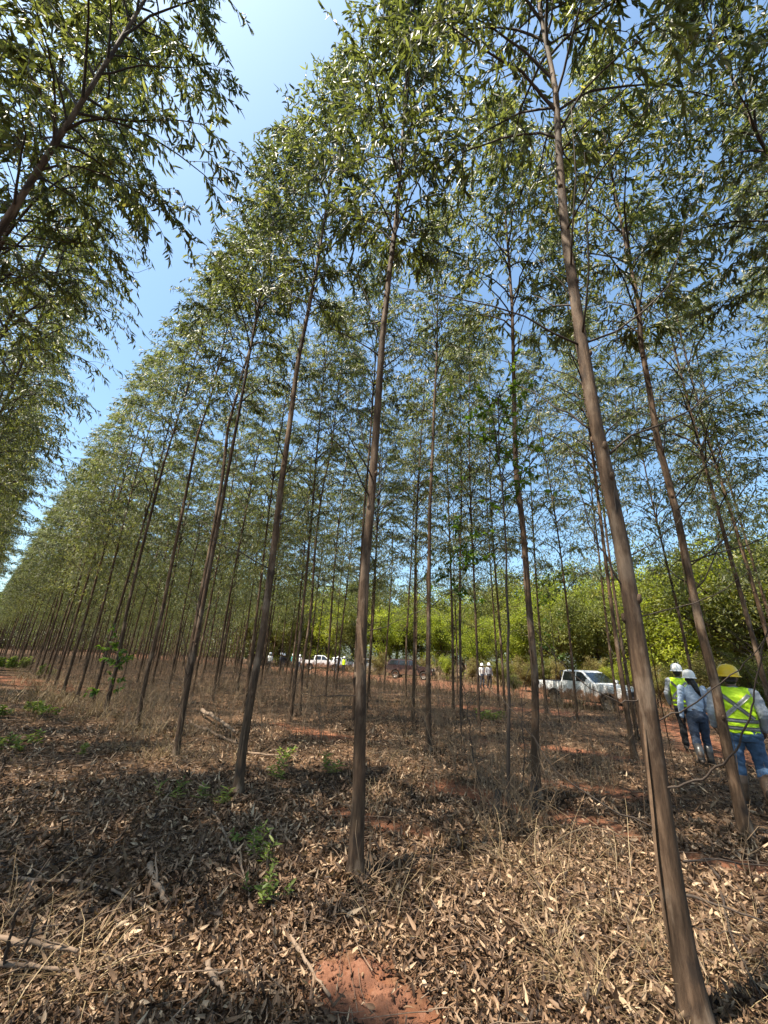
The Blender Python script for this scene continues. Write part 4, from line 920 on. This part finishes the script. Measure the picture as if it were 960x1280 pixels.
def person(x, y, face, H, label, group, pose, clothes, detail=True, seed=0, bag=None):
    """face: heading (radians from +Y towards +X); pose: dict of joints in metres for a 1.72 m body"""
    k = H / 1.72; root = empty('person', (x, y, float(gz(x, y))), -face, label, 'person', group); root.scale = (k, k, k)
    vx = .0085 if detail else .022
    g = lambda n, d: pose.get(n, d)
    hipL, hipR = (-.09, 0, .90), (.09, 0, .90)
    kL, kR = g('kneeL', (-.10, .08, .49)), g('kneeR', (.10, .02, .48)); aL, aR = g('ankL', (-.10, .02, .09)), g('ankR', (.10, -.10, .10))
    sL, sR = (-.185, -.005, 1.415), (.185, -.005, 1.415); eL, eR = g('elbL', (-.25, -.03, 1.13)), g('elbR', (.25, -.03, 1.13)); wL, wR = g('wrL', (-.24, .07, .89)), g('wrR', (.24, .07, .89))
    hc = g('head', (0, .02, 1.60)); slim = g('slim', 1.0)
    # body: one continuous surface
    parts = [stack([(0, 0, .82, .13, .10), (0, 0, .92, .155 * slim, .115), (0, 0, 1.06, .125 * slim, .09), (0, 0, 1.2, .14 * slim, .10), (0, -.005, 1.33, .155 * slim, .10), (0, -.01, 1.42, .13, .075), (0, -.005, 1.46, .06, .055)]),
             limb([(0, -.015, 1.42), (hc[0] * .5, -.0, 1.49), (hc[0], hc[1] - .01, hc[2] - .04)], [.06, .053, .055]),
             ellipsoid((hc[0], hc[1], hc[2] + .02), (.073, .092, .105)), ellipsoid((hc[0], hc[1] + .035, hc[2] - .045), (.052, .055, .058)),
             limb([(hc[0], hc[1] + .088, hc[2] + .018), (hc[0], hc[1] + .112, hc[2] - .016)], [.010, .014], 8),
             ellipsoid((hc[0] - .075, hc[1] - .002, hc[2] - .003), (.010, .017, .03)), ellipsoid((hc[0] + .075, hc[1] - .002, hc[2] - .003), (.010, .017, .03))]
    for s, e, w in ((sL, eL, wL), (sR, eR, wR)):
        parts.append(limb([s, e], [.05, .038])); parts.append(limb([e, w], [.038, .025]))
        s_, e_, w_ = np.array(s), np.array(e), np.array(w); d = unit(w_ - e_); side = np.sign(s[0]); fw = unit(np.array([0, 1.0, 0]) - d * d[1]); inn = np.cross(d, fw) * 1.0
        pal = w_ + d * .05; parts.append(limb([w_ + d * .01 + fw * .006, pal + fw * .012], [.024, .027], 10)); parts.append(limb([w_ + d * .02 - fw * .012, pal - fw * .018], [.020, .021], 10))
        th_in = np.array([-side, 0, 0])
        if detail:
            for j, (o_, L_) in enumerate(((.030, .072), (.011, .082), (-.009, .076), (-.028, .060))):
                b0 = pal + d * .018 + fw * o_; b1 = b0 + d * L_ * .42 + th_in * .004; b2 = b1 + unit(d + th_in * .45) * L_ * .33; b3 = b2 + unit(d + th_in * 1.0) * L_ * .25
                parts.append(limb([b0, b1, b2, b3], [.0095, .0090, .0082, .0072], 8))
            t0 = w_ + d * .028 + fw * .024; parts.append(limb([t0, t0 + unit(d + fw * .9 + th_in * .3) * .034, t0 + unit(d + fw * .5 + th_in * .4) * .062], [.012, .0105, .009], 8))
        else:
            parts.append(limb([pal, pal + d * .07 + th_in * .02], [.026, .015], 8))
    for h_, kn, an in ((hipL, kL, aL), (hipR, kR, aR)): parts.append(limb([h_, kn], [.078, .05])); parts.append(limb([kn, an], [.05, .036]))
    solid('body', parts, M_SKIN, root, vx, 2)
    if detail:
        ec = [ellipsoid((hc[0] + s * .03, hc[1] + .085, hc[2] + .025), (.011, .010, .010), 7) for s in (-1, 1)]
        for e in ec: nmesh('eye', e[0], e[1], M_WHITE_CL, root, smooth=True)
        V, fl = limb([(hc[0] - .022, hc[1] + .083, hc[2] - .052), (hc[0], hc[1] + .092, hc[2] - .053), (hc[0] + .022, hc[1] + .083, hc[2] - .052)], [.005, .007, .005], 8); nmesh('mouth', V, fl, simple('lips', (.16, .06, .05), .5), root, smooth=True)
    # trousers
    tp = [stack([(0, 0, .80, .15, .115), (0, -.005, .88, .178 * slim, .135), (0, -.005, .96, .165 * slim, .125), (0, 0, 1.04, .146 * slim, .108)])]
    for h_, kn, an in ((hipL, kL, aL), (hipR, kR, aR)):
        kn_, an_ = np.array(kn), np.array(an); bot = an_ + (kn_ - an_) * (.62 if clothes.get('gaiter') else .06)
        tp.append(limb([h_, (np.array(h_) + kn_) / 2, kn_], [.097, .088, .070])); tp.append(limb([kn_, (kn_ + bot) / 2, bot], [.070, .068, .064]))
    solid('trousers', tp, clothes['trousers'], root, vx * 1.1, 2, .016 if detail else .0, 13, seed)
    if detail: V, fl = stack([(0, 0, 1.01, .150 * slim, .112), (0, 0, 1.045, .149 * slim, .111)]); nmesh('belt', V, fl, M_BOOT, root, smooth=False)
    # shirt
    sp = [stack([(0, 0, 1.0, .152 * slim, .115), (0, 0, 1.08, .150 * slim, .112), (0, 0, 1.2, .160 * slim, .12), (0, -.005, 1.33, .178 * slim, .122), (0, -.01, 1.41, .165, .10), (0, -.01, 1.455, .095, .075), (0, -.005, 1.485, .066, .062)])]
    for s, e, w in ((sL, eL, wL), (sR, eR, wR)):
        w_ = np.array(w); e_ = np.array(e); sp.append(limb([s, e], [.070, .053])); sp.append(limb([e, e_ + (w_ - e_) * (.93 if clothes.get('long', True) else .1)], [.053, .040]))
    solid('shirt', sp, clothes['shirt'], root, vx * 1.1, 2, .017 if detail else 0, 15, seed + 3)
    if clothes.get('vest'):
        vp = [stack([(0, 0, .90, .182, .150), (0, -.004, 1.0, .180, .146), (0, -.004, 1.1, .180, .142), (0, -.006, 1.25, .190, .146), (0, -.01, 1.36, .190, .140), (0, -.01, 1.42, .165, .112), (0, -.01, 1.462, .105, .085), (0, -.01, 1.475, .085, .075)]),
              limb([(-.17, -.005, 1.425), (-.09, -.008, 1.455)], [.052, .045]), limb([(.17, -.005, 1.425), (.09, -.008, 1.455)], [.052, .045])]
        vo = solid('vest', vp, clothes['vest'], root, vx * 1.1, 2, .016 if detail else 0, 13, seed + 5)
        me = vo.data; bv = BVHTree.FromPolygons([v.co.copy() for v in me.vertices], [list(p.vertices) for p in me.polygons])
        def strip(pts, ctrs, nm='reflective_strip', w=.048):
            A = []
            for i in range(len(pts)):
                p0 = Vector(pts[i]); c0 = Vector(ctrs[i]); tg = (Vector(pts[min(i + 1, len(pts) - 1)]) - Vector(pts[max(i - 1, 0)])).normalized(); dr = (c0 - p0).normalized(); sd = tg.cross(dr).normalized()
                row = []
                for f in (-.5, 0, .5):
                    o_ = p0 + sd * w * f; h_ = bv.ray_cast(o_, dr)
                    hp = (h_[0] if h_[0] is not None else c0) - dr * .006; row.append((hp, dr))
                A.append(row)
            Vv = [tuple(hp) for row in A for hp, _ in row] + [tuple(hp + dr * .004) for row in A for hp, dr in row]
            n = len(A); q = [[i * 3 + j, i * 3 + j + 1, i * 3 + j + 4, i * 3 + j + 3] for i in range(n - 1) for j in (0, 1)]
            q += [[a + 3 * n for a in f[::-1]] for f in q]
            q += [[i * 3 + e, (i + 1) * 3 + e, (i + 1) * 3 + e + 3 * n, i * 3 + e + 3 * n] for i in range(n - 1) for e in (0, 2)]
            nmesh(nm, Vv, [np.array(q)], M_STRIP, root, smooth=True)
        if detail:
            for zb_ in (1.06, .965):
                an = np.linspace(0, 2 * math.pi, 45); strip([(.5 * math.cos(a), .5 * math.sin(a), zb_) for a in an], [(0, 0, zb_) for a in an])
            for s in (-1, 1):
                f_ = np.linspace(0, 1, 18); strip([(s * (.145 - .29 * f), -.5, 1.40 - .31 * f) for f in f_], [(s * (.145 - .29 * f), 0, 1.40 - .31 * f) for f in f_])
                strip([(s * .10, .5, 1.42 - .34 * f) for f in f_], [(s * .10, 0, 1.42 - .34 * f) for f in f_])
    # boots and gaiters
    for kn, an, sd in ((kL, aL, -1), (kR, aR, 1)):
        kn_, an_ = np.array(kn), np.array(an); toe = an_ + np.array([sd * .02, .17, -.045]); heel = an_ + np.array([0, -.04, -.05]); lift = g('toe' + ('L' if sd < 0 else 'R'), 0)
        toe[2] -= lift; heel[2] += lift * .3
        bp = [limb([an_ + [0, 0, .08], an_, heel], [.052, .052, .040]), limb([heel + [0, .02, 0], (heel + toe) / 2, toe], [.040, .043, .040])]
        solid('boot', bp, M_BOOT, root, vx, 2)
        if clothes.get('gaiter'): 
            top = an_ + (kn_ - an_) * .70; V, fl = tubes(np.array([an_ + [0, -.005, -.03], an_ + (kn_ - an_) * .12, an_ + (kn_ - an_) * .4, top]), [.066, .060, .073, .072], 18); nmesh('gaiter', V, fl, clothes['gaiter'], root, smooth=True)
    # hair
    if clothes.get('hair') == 'long':
        hp = [ellipsoid((hc[0], hc[1] - .02, hc[2] + .015), (.082, .088, .10)), limb([(hc[0] + .01, hc[1] - .085, hc[2]), (hc[0] + .035, hc[1] - .13, hc[2] - .10), (hc[0] + .07, hc[1] - .155, hc[2] - .22), (hc[0] + .10, hc[1] - .15, hc[2] - .31)], [.05, .055, .042, .014])]
        solid('hair', hp, M_HAIR, root, vx, 2, .006, 60, seed)
    elif clothes.get('hair') == 'short':
        solid('hair', [ellipsoid((hc[0], hc[1] - .016, hc[2] + .02), (.079, .085, .098)), ellipsoid((hc[0], hc[1] - .05, hc[2] - .03), (.06, .045, .05))], M_HAIR, root, vx, 2, .003, 60, seed)
    # hard hat: shell with ridge, brim all round
    if clothes.get('helmet'):
        cx, cy, cz = hc[0], hc[1] - .005, hc[2] + .045; S = 28; prof = [(1.0, 0), (1.0, .02), (.985, .05), (.93, .085), (.80, .118), (.60, .140), (.34, .152), (.12, .156)]
        V = []; a = np.arange(S) * 2 * math.pi / S
        for rr_, zz_ in prof: V += [(cx + .112 * rr_ * math.cos(t_), cy + .132 * rr_ * math.sin(t_), cz + zz_ + (.010 * math.exp(-(math.cos(t_) / .16) ** 2) if rr_ < .99 else 0)) for t_ in a]
        K = len(prof); q = [[k * S + s, k * S + (s + 1) % S, (k + 1) * S + (s + 1) % S, (k + 1) * S + s] for k in range(K - 1) for s in range(S)]
        hm = nmesh('hard_hat', V, [np.array(q), np.array([[(K - 1) * S + s for s in range(S)]])], clothes['helmet'], root, smooth=True)
        bw = [(1.0, .004), (1.08, -.002), (1.20, -.014), (1.20, -.019), (1.08, -.008), (1.0, -.002)]; V = []
        for rr_, zz_ in bw: V += [(cx + .112 * (1 + (rr_ - 1) * 1.0) * math.cos(t_), cy + .132 * (1 + (rr_ - 1) * (1.5 if math.sin(t_) > .3 else .75)) * math.sin(t_), cz + zz_) for t_ in a]
        K = len(bw); q = [[k * S + s, k * S + (s + 1) % S, ((k + 1) % K) * S + (s + 1) % S, ((k + 1) % K) * S + s] for k in range(K) for s in range(S)]
        nmesh('brim', V, [np.array(q)], clothes['helmet'], hm, smooth=True)
    return root

def face_from(px, py, extra=0):
    q = ray(px, py)[:2]; return math.atan2(q[0], q[1]) + math.radians(extra)
mx, my = gp(950, 1012)
MAN = person(mx, my, face_from(950, 1012, -4), 1.69, 'man in yellow helmet, fluorescent vest and blue jeans walking away, nearest of the three', 'people walking through the plantation',
       dict(kneeL=(-.10, .02, .50), ankL=(-.13, .05, .10), kneeR=(.12, .10, .50), ankR=(.12, -.16, .14), elbL=(-.26, -.03, 1.14), wrL=(-.25, .10, .95), elbR=(.25, -.03, 1.14), wrR=(.23, .12, .93), toeR=.03, slim=1.08),
       dict(trousers=M_JEANS, shirt=M_SHIRT_G, vest=M_VEST, helmet=M_HELM_Y, hair='short', gaiter=M_GAITER), True, 1)
wx, wy = gp(884, 958)
person(wx, wy, face_from(884, 958, -14), 1.64, 'woman in white helmet, pale blue shirt and dark jeans, long black hair down her back', 'people walking through the plantation',
       dict(kneeL=(-.10, -.02, .48), ankL=(-.12, -.22, .16), kneeR=(.10, .10, .49), ankR=(.11, .10, .09), elbL=(-.26, -.05, 1.13), wrL=(-.26, .02, .87), elbR=(.25, .04, 1.14), wrR=(.20, .20, 1.0), slim=.93, toeL=.04),
       dict(trousers=M_DJEANS, shirt=M_SHIRT_B, helmet=M_HELM_W, hair='long', gaiter=M_GAITER_D), True, 2)
wx, wy = gp(865, 938)
person(wx, wy, face_from(862, 934, 6), 1.80, 'person in white helmet and fluorescent vest with dark trousers, farthest of the three', 'people walking through the plantation',
       dict(kneeL=(-.10, .10, .50), ankL=(-.10, .12, .10), kneeR=(.11, -.04, .48), ankR=(.11, -.24, .16), elbL=(-.27, -.02, 1.14), wrL=(-.26, .10, .92)),
       dict(trousers=M_BLACK, shirt=M_SHIRT_G, vest=M_VEST, helmet=M_HELM_W, hair='short'), True, 3)
for (px, py, fc, H, lab, cl, sd) in (
    (603, 859, 140, 1.72, 'person in white shirt standing left in the pair by the road', dict(trousers=M_DJEANS, shirt=M_WHITE_CL, helmet=M_HELM_W, hair='short'), 4),
    (612, 860, 150, 1.75, 'person in grey shirt and white helmet standing right in the pair by the road', dict(trousers=M_BLACK, shirt=M_SHIRT_G, helmet=M_HELM_W, hair='short'), 5),
    (349, 841, 100, 1.75, 'far person in dark clothes and white helmet, left of the tight pair', dict(trousers=M_BLACK, shirt=M_DJEANS, helmet=M_HELM_W, hair='short'), 6),
    (353, 840, 200, 1.72, 'far person in dark clothes and white helmet, right of the tight pair', dict(trousers=M_BLACK, shirt=M_BLACK, helmet=M_HELM_W, hair='short'), 7),
    (364, 839, 60, 1.74, 'far person in a teal shirt and white helmet', dict(trousers=M_BLACK, shirt=M_TEAL, helmet=M_HELM_W, hair='short'), 8),
    (373, 839, 200, 1.7, 'far person in pale shirt right of the one in teal', dict(trousers=M_DJEANS, shirt=M_WHITE_CL, helmet=M_HELM_W, hair='short'), 9),
    (421, 842, 170, 1.72, 'far person in grey shirt left of the far yellow vest', dict(trousers=M_DJEANS, shirt=M_SHIRT_G, helmet=M_HELM_W, hair='short'), 10),
    (429, 842, 200, 1.74, 'far person in fluorescent yellow vest beside the white vehicles', dict(trousers=M_BLACK, shirt=M_SHIRT_G, vest=M_VEST, helmet=M_HELM_W, hair='short'), 11),
    (335, 841, 30, 1.7, 'far person in white shirt at the left end of the group', dict(trousers=M_BLACK, shirt=M_WHITE_CL, helmet=M_HELM_W, hair='short'), 12)):
    x, y = gp(px, py); person(x, y, face_from(px, py, fc), H, lab, 'people standing by the vehicles', {}, cl, False, sd)

# ------------------------------------------------------------------ vehicles
def paint(name, col, dirt=.5):
    m, t, b, o = new_mat(name); c = coords(t)
    sep = t.nodes.new('ShaderNodeSeparateXYZ'); t.links.new(c, sep.inputs[0])
    mr = t.nodes.new('ShaderNodeMapRange'); mr.inputs[1].default_value = .25; mr.inputs[2].default_value = 1.25; mr.inputs[3].default_value = .40 * dirt + .12; mr.inputs[4].default_value = -.12; t.links.new(sep.outputs[2], mr.inputs[0])
    ad = t.nodes.new('ShaderNodeMath'); t.links.new(noise(t, 4, 8, c, .7), ad.inputs[0]); t.links.new(mr.outputs[0], ad.inputs[1])
    f = ramp(t, ad.outputs[0], [(.56, (0, 0, 0)), (.78, (1, 1, 1))])
    t.links.new(mixc(t, f, col, (.20, .10, .055)), b.inputs['Base Color'])
    t.links.new(ramp(t, f, [(0, (.25,) * 3), (.6, (.8,) * 3)]), b.inputs['Roughness']); b.inputs['Coat Weight'].default_value = .3
    return m
M_GLASS = simple('tinted_glass', (.012, .014, .016), .06, var=.1, spec=.9)
M_TYRE = simple('tyre_rubber', (.03, .024, .02), .9, var=.4, bmp=.3)
M_RIM = simple('dusty_rim', (.32, .27, .23), .4, .6, var=.3)
M_PLASTIC = simple('black_plastic', (.022, .02, .019), .6, var=.3)
M_LAMP = simple('headlamp_glass', (.65, .66, .66), .12, var=.05)
M_TAIL = simple('red_lamp', (.35, .015, .012), .25, var=.1)
def prism(name, prof, w, mat, parent, bev=.0, narrow=None, seg=2):
    """side profile (x,z) extruded across y to half width w; narrow: (z0, z1, factor) draws the upper part in"""
    bm = bmesh.new(); a = [bm.verts.new((x, -w, z)) for x, z in prof]; f = bm.faces.new(a); e = bmesh.ops.extrude_face_region(bm, geom=[f])
    bmesh.ops.translate(bm, verts=[v for v in e['geom'] if isinstance(v, bmesh.types.BMVert)], vec=(0, 2 * w, 0)); bmesh.ops.recalc_face_normals(bm, faces=bm.faces)
    if narrow:
        for v in bm.verts: tt = max(0, min(1, (v.co.z - narrow[0]) / (narrow[1] - narrow[0]))); v.co.y *= 1 - (1 - narrow[2]) * tt
    if bev: bmesh.ops.bevel(bm, geom=[e_ for e_ in bm.edges if abs(e_.verts[0].co.y - e_.verts[1].co.y) < .3 and e_.calc_length() > .05], offset=bev, segments=seg, affect='EDGES', clamp_overlap=True)
    bmesh.ops.triangulate(bm, faces=[f for f in bm.faces if len(f.verts) > 4])
    me = bpy.data.meshes.new(name); bm.to_mesh(me); bm.free(); me.materials.append(mat); return place(name, me, parent)
def vbox(name, lo, hi, mat, parent, bev=.015):
    bm = bmesh.new(); bmesh.ops.create_cube(bm, size=1)
    for v in bm.verts: v.co = Vector([(lo[i] + hi[i]) / 2 + v.co[i] * (hi[i] - lo[i]) for i in range(3)])
    if bev: bmesh.ops.bevel(bm, geom=list(bm.edges), offset=bev, segments=2, affect='EDGES', clamp_overlap=True)
    me = bpy.data.meshes.new(name); bm.to_mesh(me); bm.free(); me.materials.append(mat); return place(name, me, parent)
def panel(name, pts, mat, parent, th=.012):
    pts = [Vector(p) for p in pts]; n = (pts[1] - pts[0]).cross(pts[2] - pts[0]).normalized() * th; k = len(pts)
    V = [tuple(p) for p in pts] + [tuple(p + n) for p in pts]
    me = bpy.data.meshes.new(name); me.from_pydata(V, [], [list(range(k))[::-1], [i + k for i in range(k)]] + [[i, (i + 1) % k, (i + 1) % k + k, i + k] for i in range(k)]); me.materials.append(mat); return place(name, me, parent)
def arch(cx, r_, z0, n=9): return [(cx + r_ * math.cos(a), z0 + r_ * math.sin(a)) for a in np.linspace(math.pi, 0, n)][::1]
def vehicle(x, y, heading, kind, mat, label, cat_, group, dirt=True):
    """front towards local +X; heading: direction of the front, radians from +Y towards +X"""
    root = empty('pickup_truck' if kind == 'pickup' else 'parked_car', (x, y, float(gz(x, y)) * (math.hypot(x, y) < 60)), math.pi / 2 - heading, label, cat_, group)
    wr, wf, L0, L1, W = (.37, 1.62, -2.62, 2.52, .90) if kind == 'pickup' else (.35, 1.42, -2.25, 2.25, .90); wb = -1.45 if kind == 'pickup' else -1.30
    zs = .46
    low = [(L0, zs + .1), (wb - .47, zs - .04)] + arch(wb, .43, zs - .06) + [(wb + .47, zs - .06), (wf - .47, zs - .06)] + arch(wf, .43, zs - .06) + [(wf + .47, zs - .03), (L1 - .02, zs + .02), (L1, .80), (L1 - .06, 1.00), (L1 - .25, 1.09), (1.15, 1.19)]
    belt = 1.20
    if kind == 'pickup': low += [(.9, belt), (-.98, belt), (-1.0, 1.16), (L0 + .02, 1.16)]
    else: low += [(.9, belt), (-1.9, belt), (L0 + .02, 1.12)]
    prism('body', low, W, mat, root, .045, (1.0, 1.25, .95), 3)
    vbox('underbody', (L0 + .25, -W + .14, .34), (L1 - .25, W - .14, .80), M_PLASTIC, root)
    zt = 1.76 if kind == 'pickup' else 1.72
    if kind == 'pickup': roof = [(1.02, belt - .02), (.28, zt - .06), (.05, zt), (-.72, zt), (-.92, zt - .05), (-1.02, belt - .02)]; side = [(.78, belt + .05), (.22, zt - .09), (-.80, zt - .09), (-.92, belt + .05)]
    else: roof = [(1.05, belt - .02), (.35, zt - .06), (.1, zt), (-1.75, zt), (-1.98, zt - .08), (-2.18, belt - .02)]; side = [(.82, belt + .05), (.28, zt - .09), (-1.80, zt - .09), (-2.0, belt + .05)]
    nr = .80
    prism('cab', roof, W * .95, mat, root, .05, (belt, zt, nr), 3)
    def sy(z): return W * .95 * (1 - (1 - nr) * max(0, min(1, (z - belt) / (zt - belt))))
    cuts = [.78, -.10, -.92] if kind == 'pickup' else [.82, -.05, -1.0, -2.0]
    def zat(xx, top):
        f = lambda A, B: A[1] + (B[1] - A[1]) * (xx - A[0]) / (B[0] - A[0])
        return min(zt - .09, f(side[0], side[1]) if xx > side[1][0] else (f(side[3], side[2]) if xx < side[2][0] else 9))
    for s in (-1, 1):
        for i in range(len(cuts) - 1):
            xa, xb = cuts[i] - .04, cuts[i + 1] + .04; xs = [xa] + [q for q in (side[1][0], side[2][0]) if xb < q < xa] + [xb]
            pts = [(xx, zat(xx, 1)) for xx in xs] + [(xb, belt + .05), (xa, belt + .05)]
            pts = [p for j, p in enumerate(pts) if j == 0 or (abs(p[0] - pts[j - 1][0]) + abs(p[1] - pts[j - 1][1])) > .02]
            P3 = [(xx, s * (sy(z) - .004), z) for xx, z in pts]; P3 = P3 if s < 0 else P3[::-1]
            d = panel('door_window', P3, M_GLASS, root, .010)
            if d.data.polygons[1].normal.y * s < 0: d.data.flip_normals()
        # door seams and handles
        for xx in (cuts[1], cuts[-1] if kind == 'pickup' else cuts[2], .92): vbox('door_seam', (xx - .006, s * W * .985 - .02, .50), (xx + .006, s * W * .985 + .016, belt - .06), M_PLASTIC, root, 0)
        for xx in (cuts[1] + .10, (cuts[2] + .12)): vbox('door_handle', (xx, s * (W + .012) - .015, 1.0), (xx + .16, s * (W + .012) + .015, 1.035), mat, root, .008)
        vbox('side_mirror', (.72, s * (W + .12) - .09, 1.20), (.84, s * (W + .12) + .09, 1.38), mat, root, .03)
        vbox('side_step', (wb + .55, s * (W - .04) - .07, .36), (wf - .55, s * (W - .04) + .07, .41), M_PLASTIC, root, .01)
        for cx in (wb, wf):
            Sg = 26; a = np.arange(Sg) * 2 * math.pi / Sg; prof = [(.21, .07), (.23, .10), (wr * .93, .115), (wr, .085), (wr, -.085), (wr * .93, -.115), (.23, -.10), (.21, -.07)]
            V = [(cx + r_ * math.cos(t_), s * (W - .13) + s * yy, wr + r_ * math.sin(t_)) for r_, yy in prof for t_ in a]; K = len(prof)
            q = [[k_ * Sg + j, k_ * Sg + (j + 1) % Sg, ((k_ + 1) % K) * Sg + (j + 1) % Sg, ((k_ + 1) % K) * Sg + j] for k_ in range(K) for j in range(Sg)]
            ty = nmesh('tyre', V, [np.array(q)], M_TYRE, root, smooth=True)
            V = [(cx, s * (W - .10), wr)]; fcs = []
            for j in range(Sg):
                r1 = .215; V += [(cx + r1 * math.cos(a[j]), s * (W - .05), wr + r1 * math.sin(a[j])), (cx + r1 * .78 * math.cos(a[j]), s * (W - (.115 if j % 4 < 2 else .065)), wr + r1 * .78 * math.sin(a[j])), (cx + .05 * math.cos(a[j]), s * (W - .06), wr + .05 * math.sin(a[j]))]
            q = []; tr3 = []
            for j in range(Sg):
                n_ = (j + 1) % Sg
                for k_ in (0, 1): q.append([1 + j * 3 + k_, 1 + n_ * 3 + k_, 1 + n_ * 3 + k_ + 1, 1 + j * 3 + k_ + 1])
                tr3.append([0, 1 + j * 3 + 2, 1 + n_ * 3 + 2])
            nmesh('rim', V, [np.array(q), np.array(tr3)], M_RIM, ty)
    # windscreen and rear window
    def slant(xa, za, xb, zb_, nm, out):
        ya, yb = sy(za) - .07, sy(zb_) - .07; n = Vector((zb_ - za, 0, -(xb - xa))).normalized() * out; n = n if n.x * (1 if nm == 'windscreen' else -1) > 0 else -n
        P3 = [Vector(p) + n for p in ((xa, -ya, za), (xa, ya, za), (xb, yb, zb_), (xb, -yb, zb_))]; panel(nm, P3, M_GLASS, root, .006)
    def on(A, B, f): return (A[0] + (B[0] - A[0]) * f, A[1] + (B[1] - A[1]) * f)
    pa, pb = on(roof[0], roof[1], .10), on(roof[0], roof[1], .92); slant(pa[0], pa[1], pb[0], pb[1], 'windscreen', .008)
    pa, pb = on(roof[5], roof[4], .15), on(roof[5], roof[4], .85); slant(pa[0], pa[1], pb[0], pb[1], 'rear_window', .008)
    vbox('front_bumper', (L1 - .16, -W + .02, .42), (L1 + .07, W - .02, .66), M_PLASTIC, root, .04); vbox('grille', (L1 - .06, -.48, .76), (L1 + .012, .48, .95), M_PLASTIC, root, .01)
    vbox('rear_bumper', (L0 - .10, -W + .05, .50), (L0 + .08, W - .05, .66), M_PLASTIC, root, .03)
    for s in (-1, 1):
        vbox('headlight', (L1 - .20, s * .68 - .18, .78), (L1 + .005, s * .68 + .18, .97), M_LAMP, root, .04)
        vbox('tail_light', (L0 - .01, s * .80 - .07, .80), (L0 + .06, s * .80 + .07, 1.08), M_TAIL, root, .02)
    if kind == 'pickup':
        vbox('cargo_cover', (L0 + .08, -W + .12, 1.14), (-1.08, W - .12, 1.185), M_PLASTIC, root, .01)
        for s in (-1, 1):
            V, fl = tubes(np.array([(-1.12, s * .70, 1.15), (-1.14, s * .66, 1.62), (-1.14, s * .60, 1.68)]), [.03, .03, .03], 8); nmesh('sports_bar', V, fl, M_PLASTIC, root, smooth=True)
        V, fl = tubes(np.array([(-1.14, -.62, 1.68), (-1.14, .62, 1.68)]), [.03, .03], 8); nmesh('sports_bar', V, fl, M_PLASTIC, root, smooth=True)
    else:
        for s in (-1, 1): vbox('roof_rail', (-1.6, s * .62 - .015, zt + .01), (.0, s * .62 + .015, zt + .05), M_PLASTIC, root, .01)
    return root
M_WHITE = paint('white_paint', (.74, .75, .76), 1.15); M_DARKRED = paint('dark_paint', (.035, .018, .018), .5); M_SILVER = paint('silver_paint', (.55, .58, .62), .3)
x, y = gp(740, 885); TRUCK = vehicle(x, y, face_from(737, 879, 130), 'pickup', M_WHITE, 'white double cab pickup splashed with red mud, parked behind the nearest trunk', 'pickup truck', 'vehicles parked along the dirt road')
x, y = gp(513, 849); vehicle(x, y, face_from(513, 849, 102), 'suv', M_DARKRED, 'dark muddy estate car parked right of the central trunk', 'car', 'vehicles parked along the dirt road')
x, y = gp(464, 841.5); vehicle(x, y, face_from(462, 846, 75), 'suv', M_SILVER, 'pale car showing just right of the central trunk', 'car', 'vehicles parked along the dirt road')
x, y = gp(402, 838.5); vehicle(x, y, face_from(402, 842, 95), 'pickup', M_WHITE, 'far white vehicle right of the group of people', 'pickup truck', 'vehicles parked along the dirt road')
x, y = gp(434, 839.5); vehicle(x, y, face_from(436, 842, 80), 'suv', M_WHITE, 'far white car just left of the central trunk', 'car', 'vehicles parked along the dirt road')
TRUCK.scale = (.92, .92, .92)
MAN.scale = (MAN.scale[0] * 1.14, MAN.scale[1] * 1.08, MAN.scale[2])
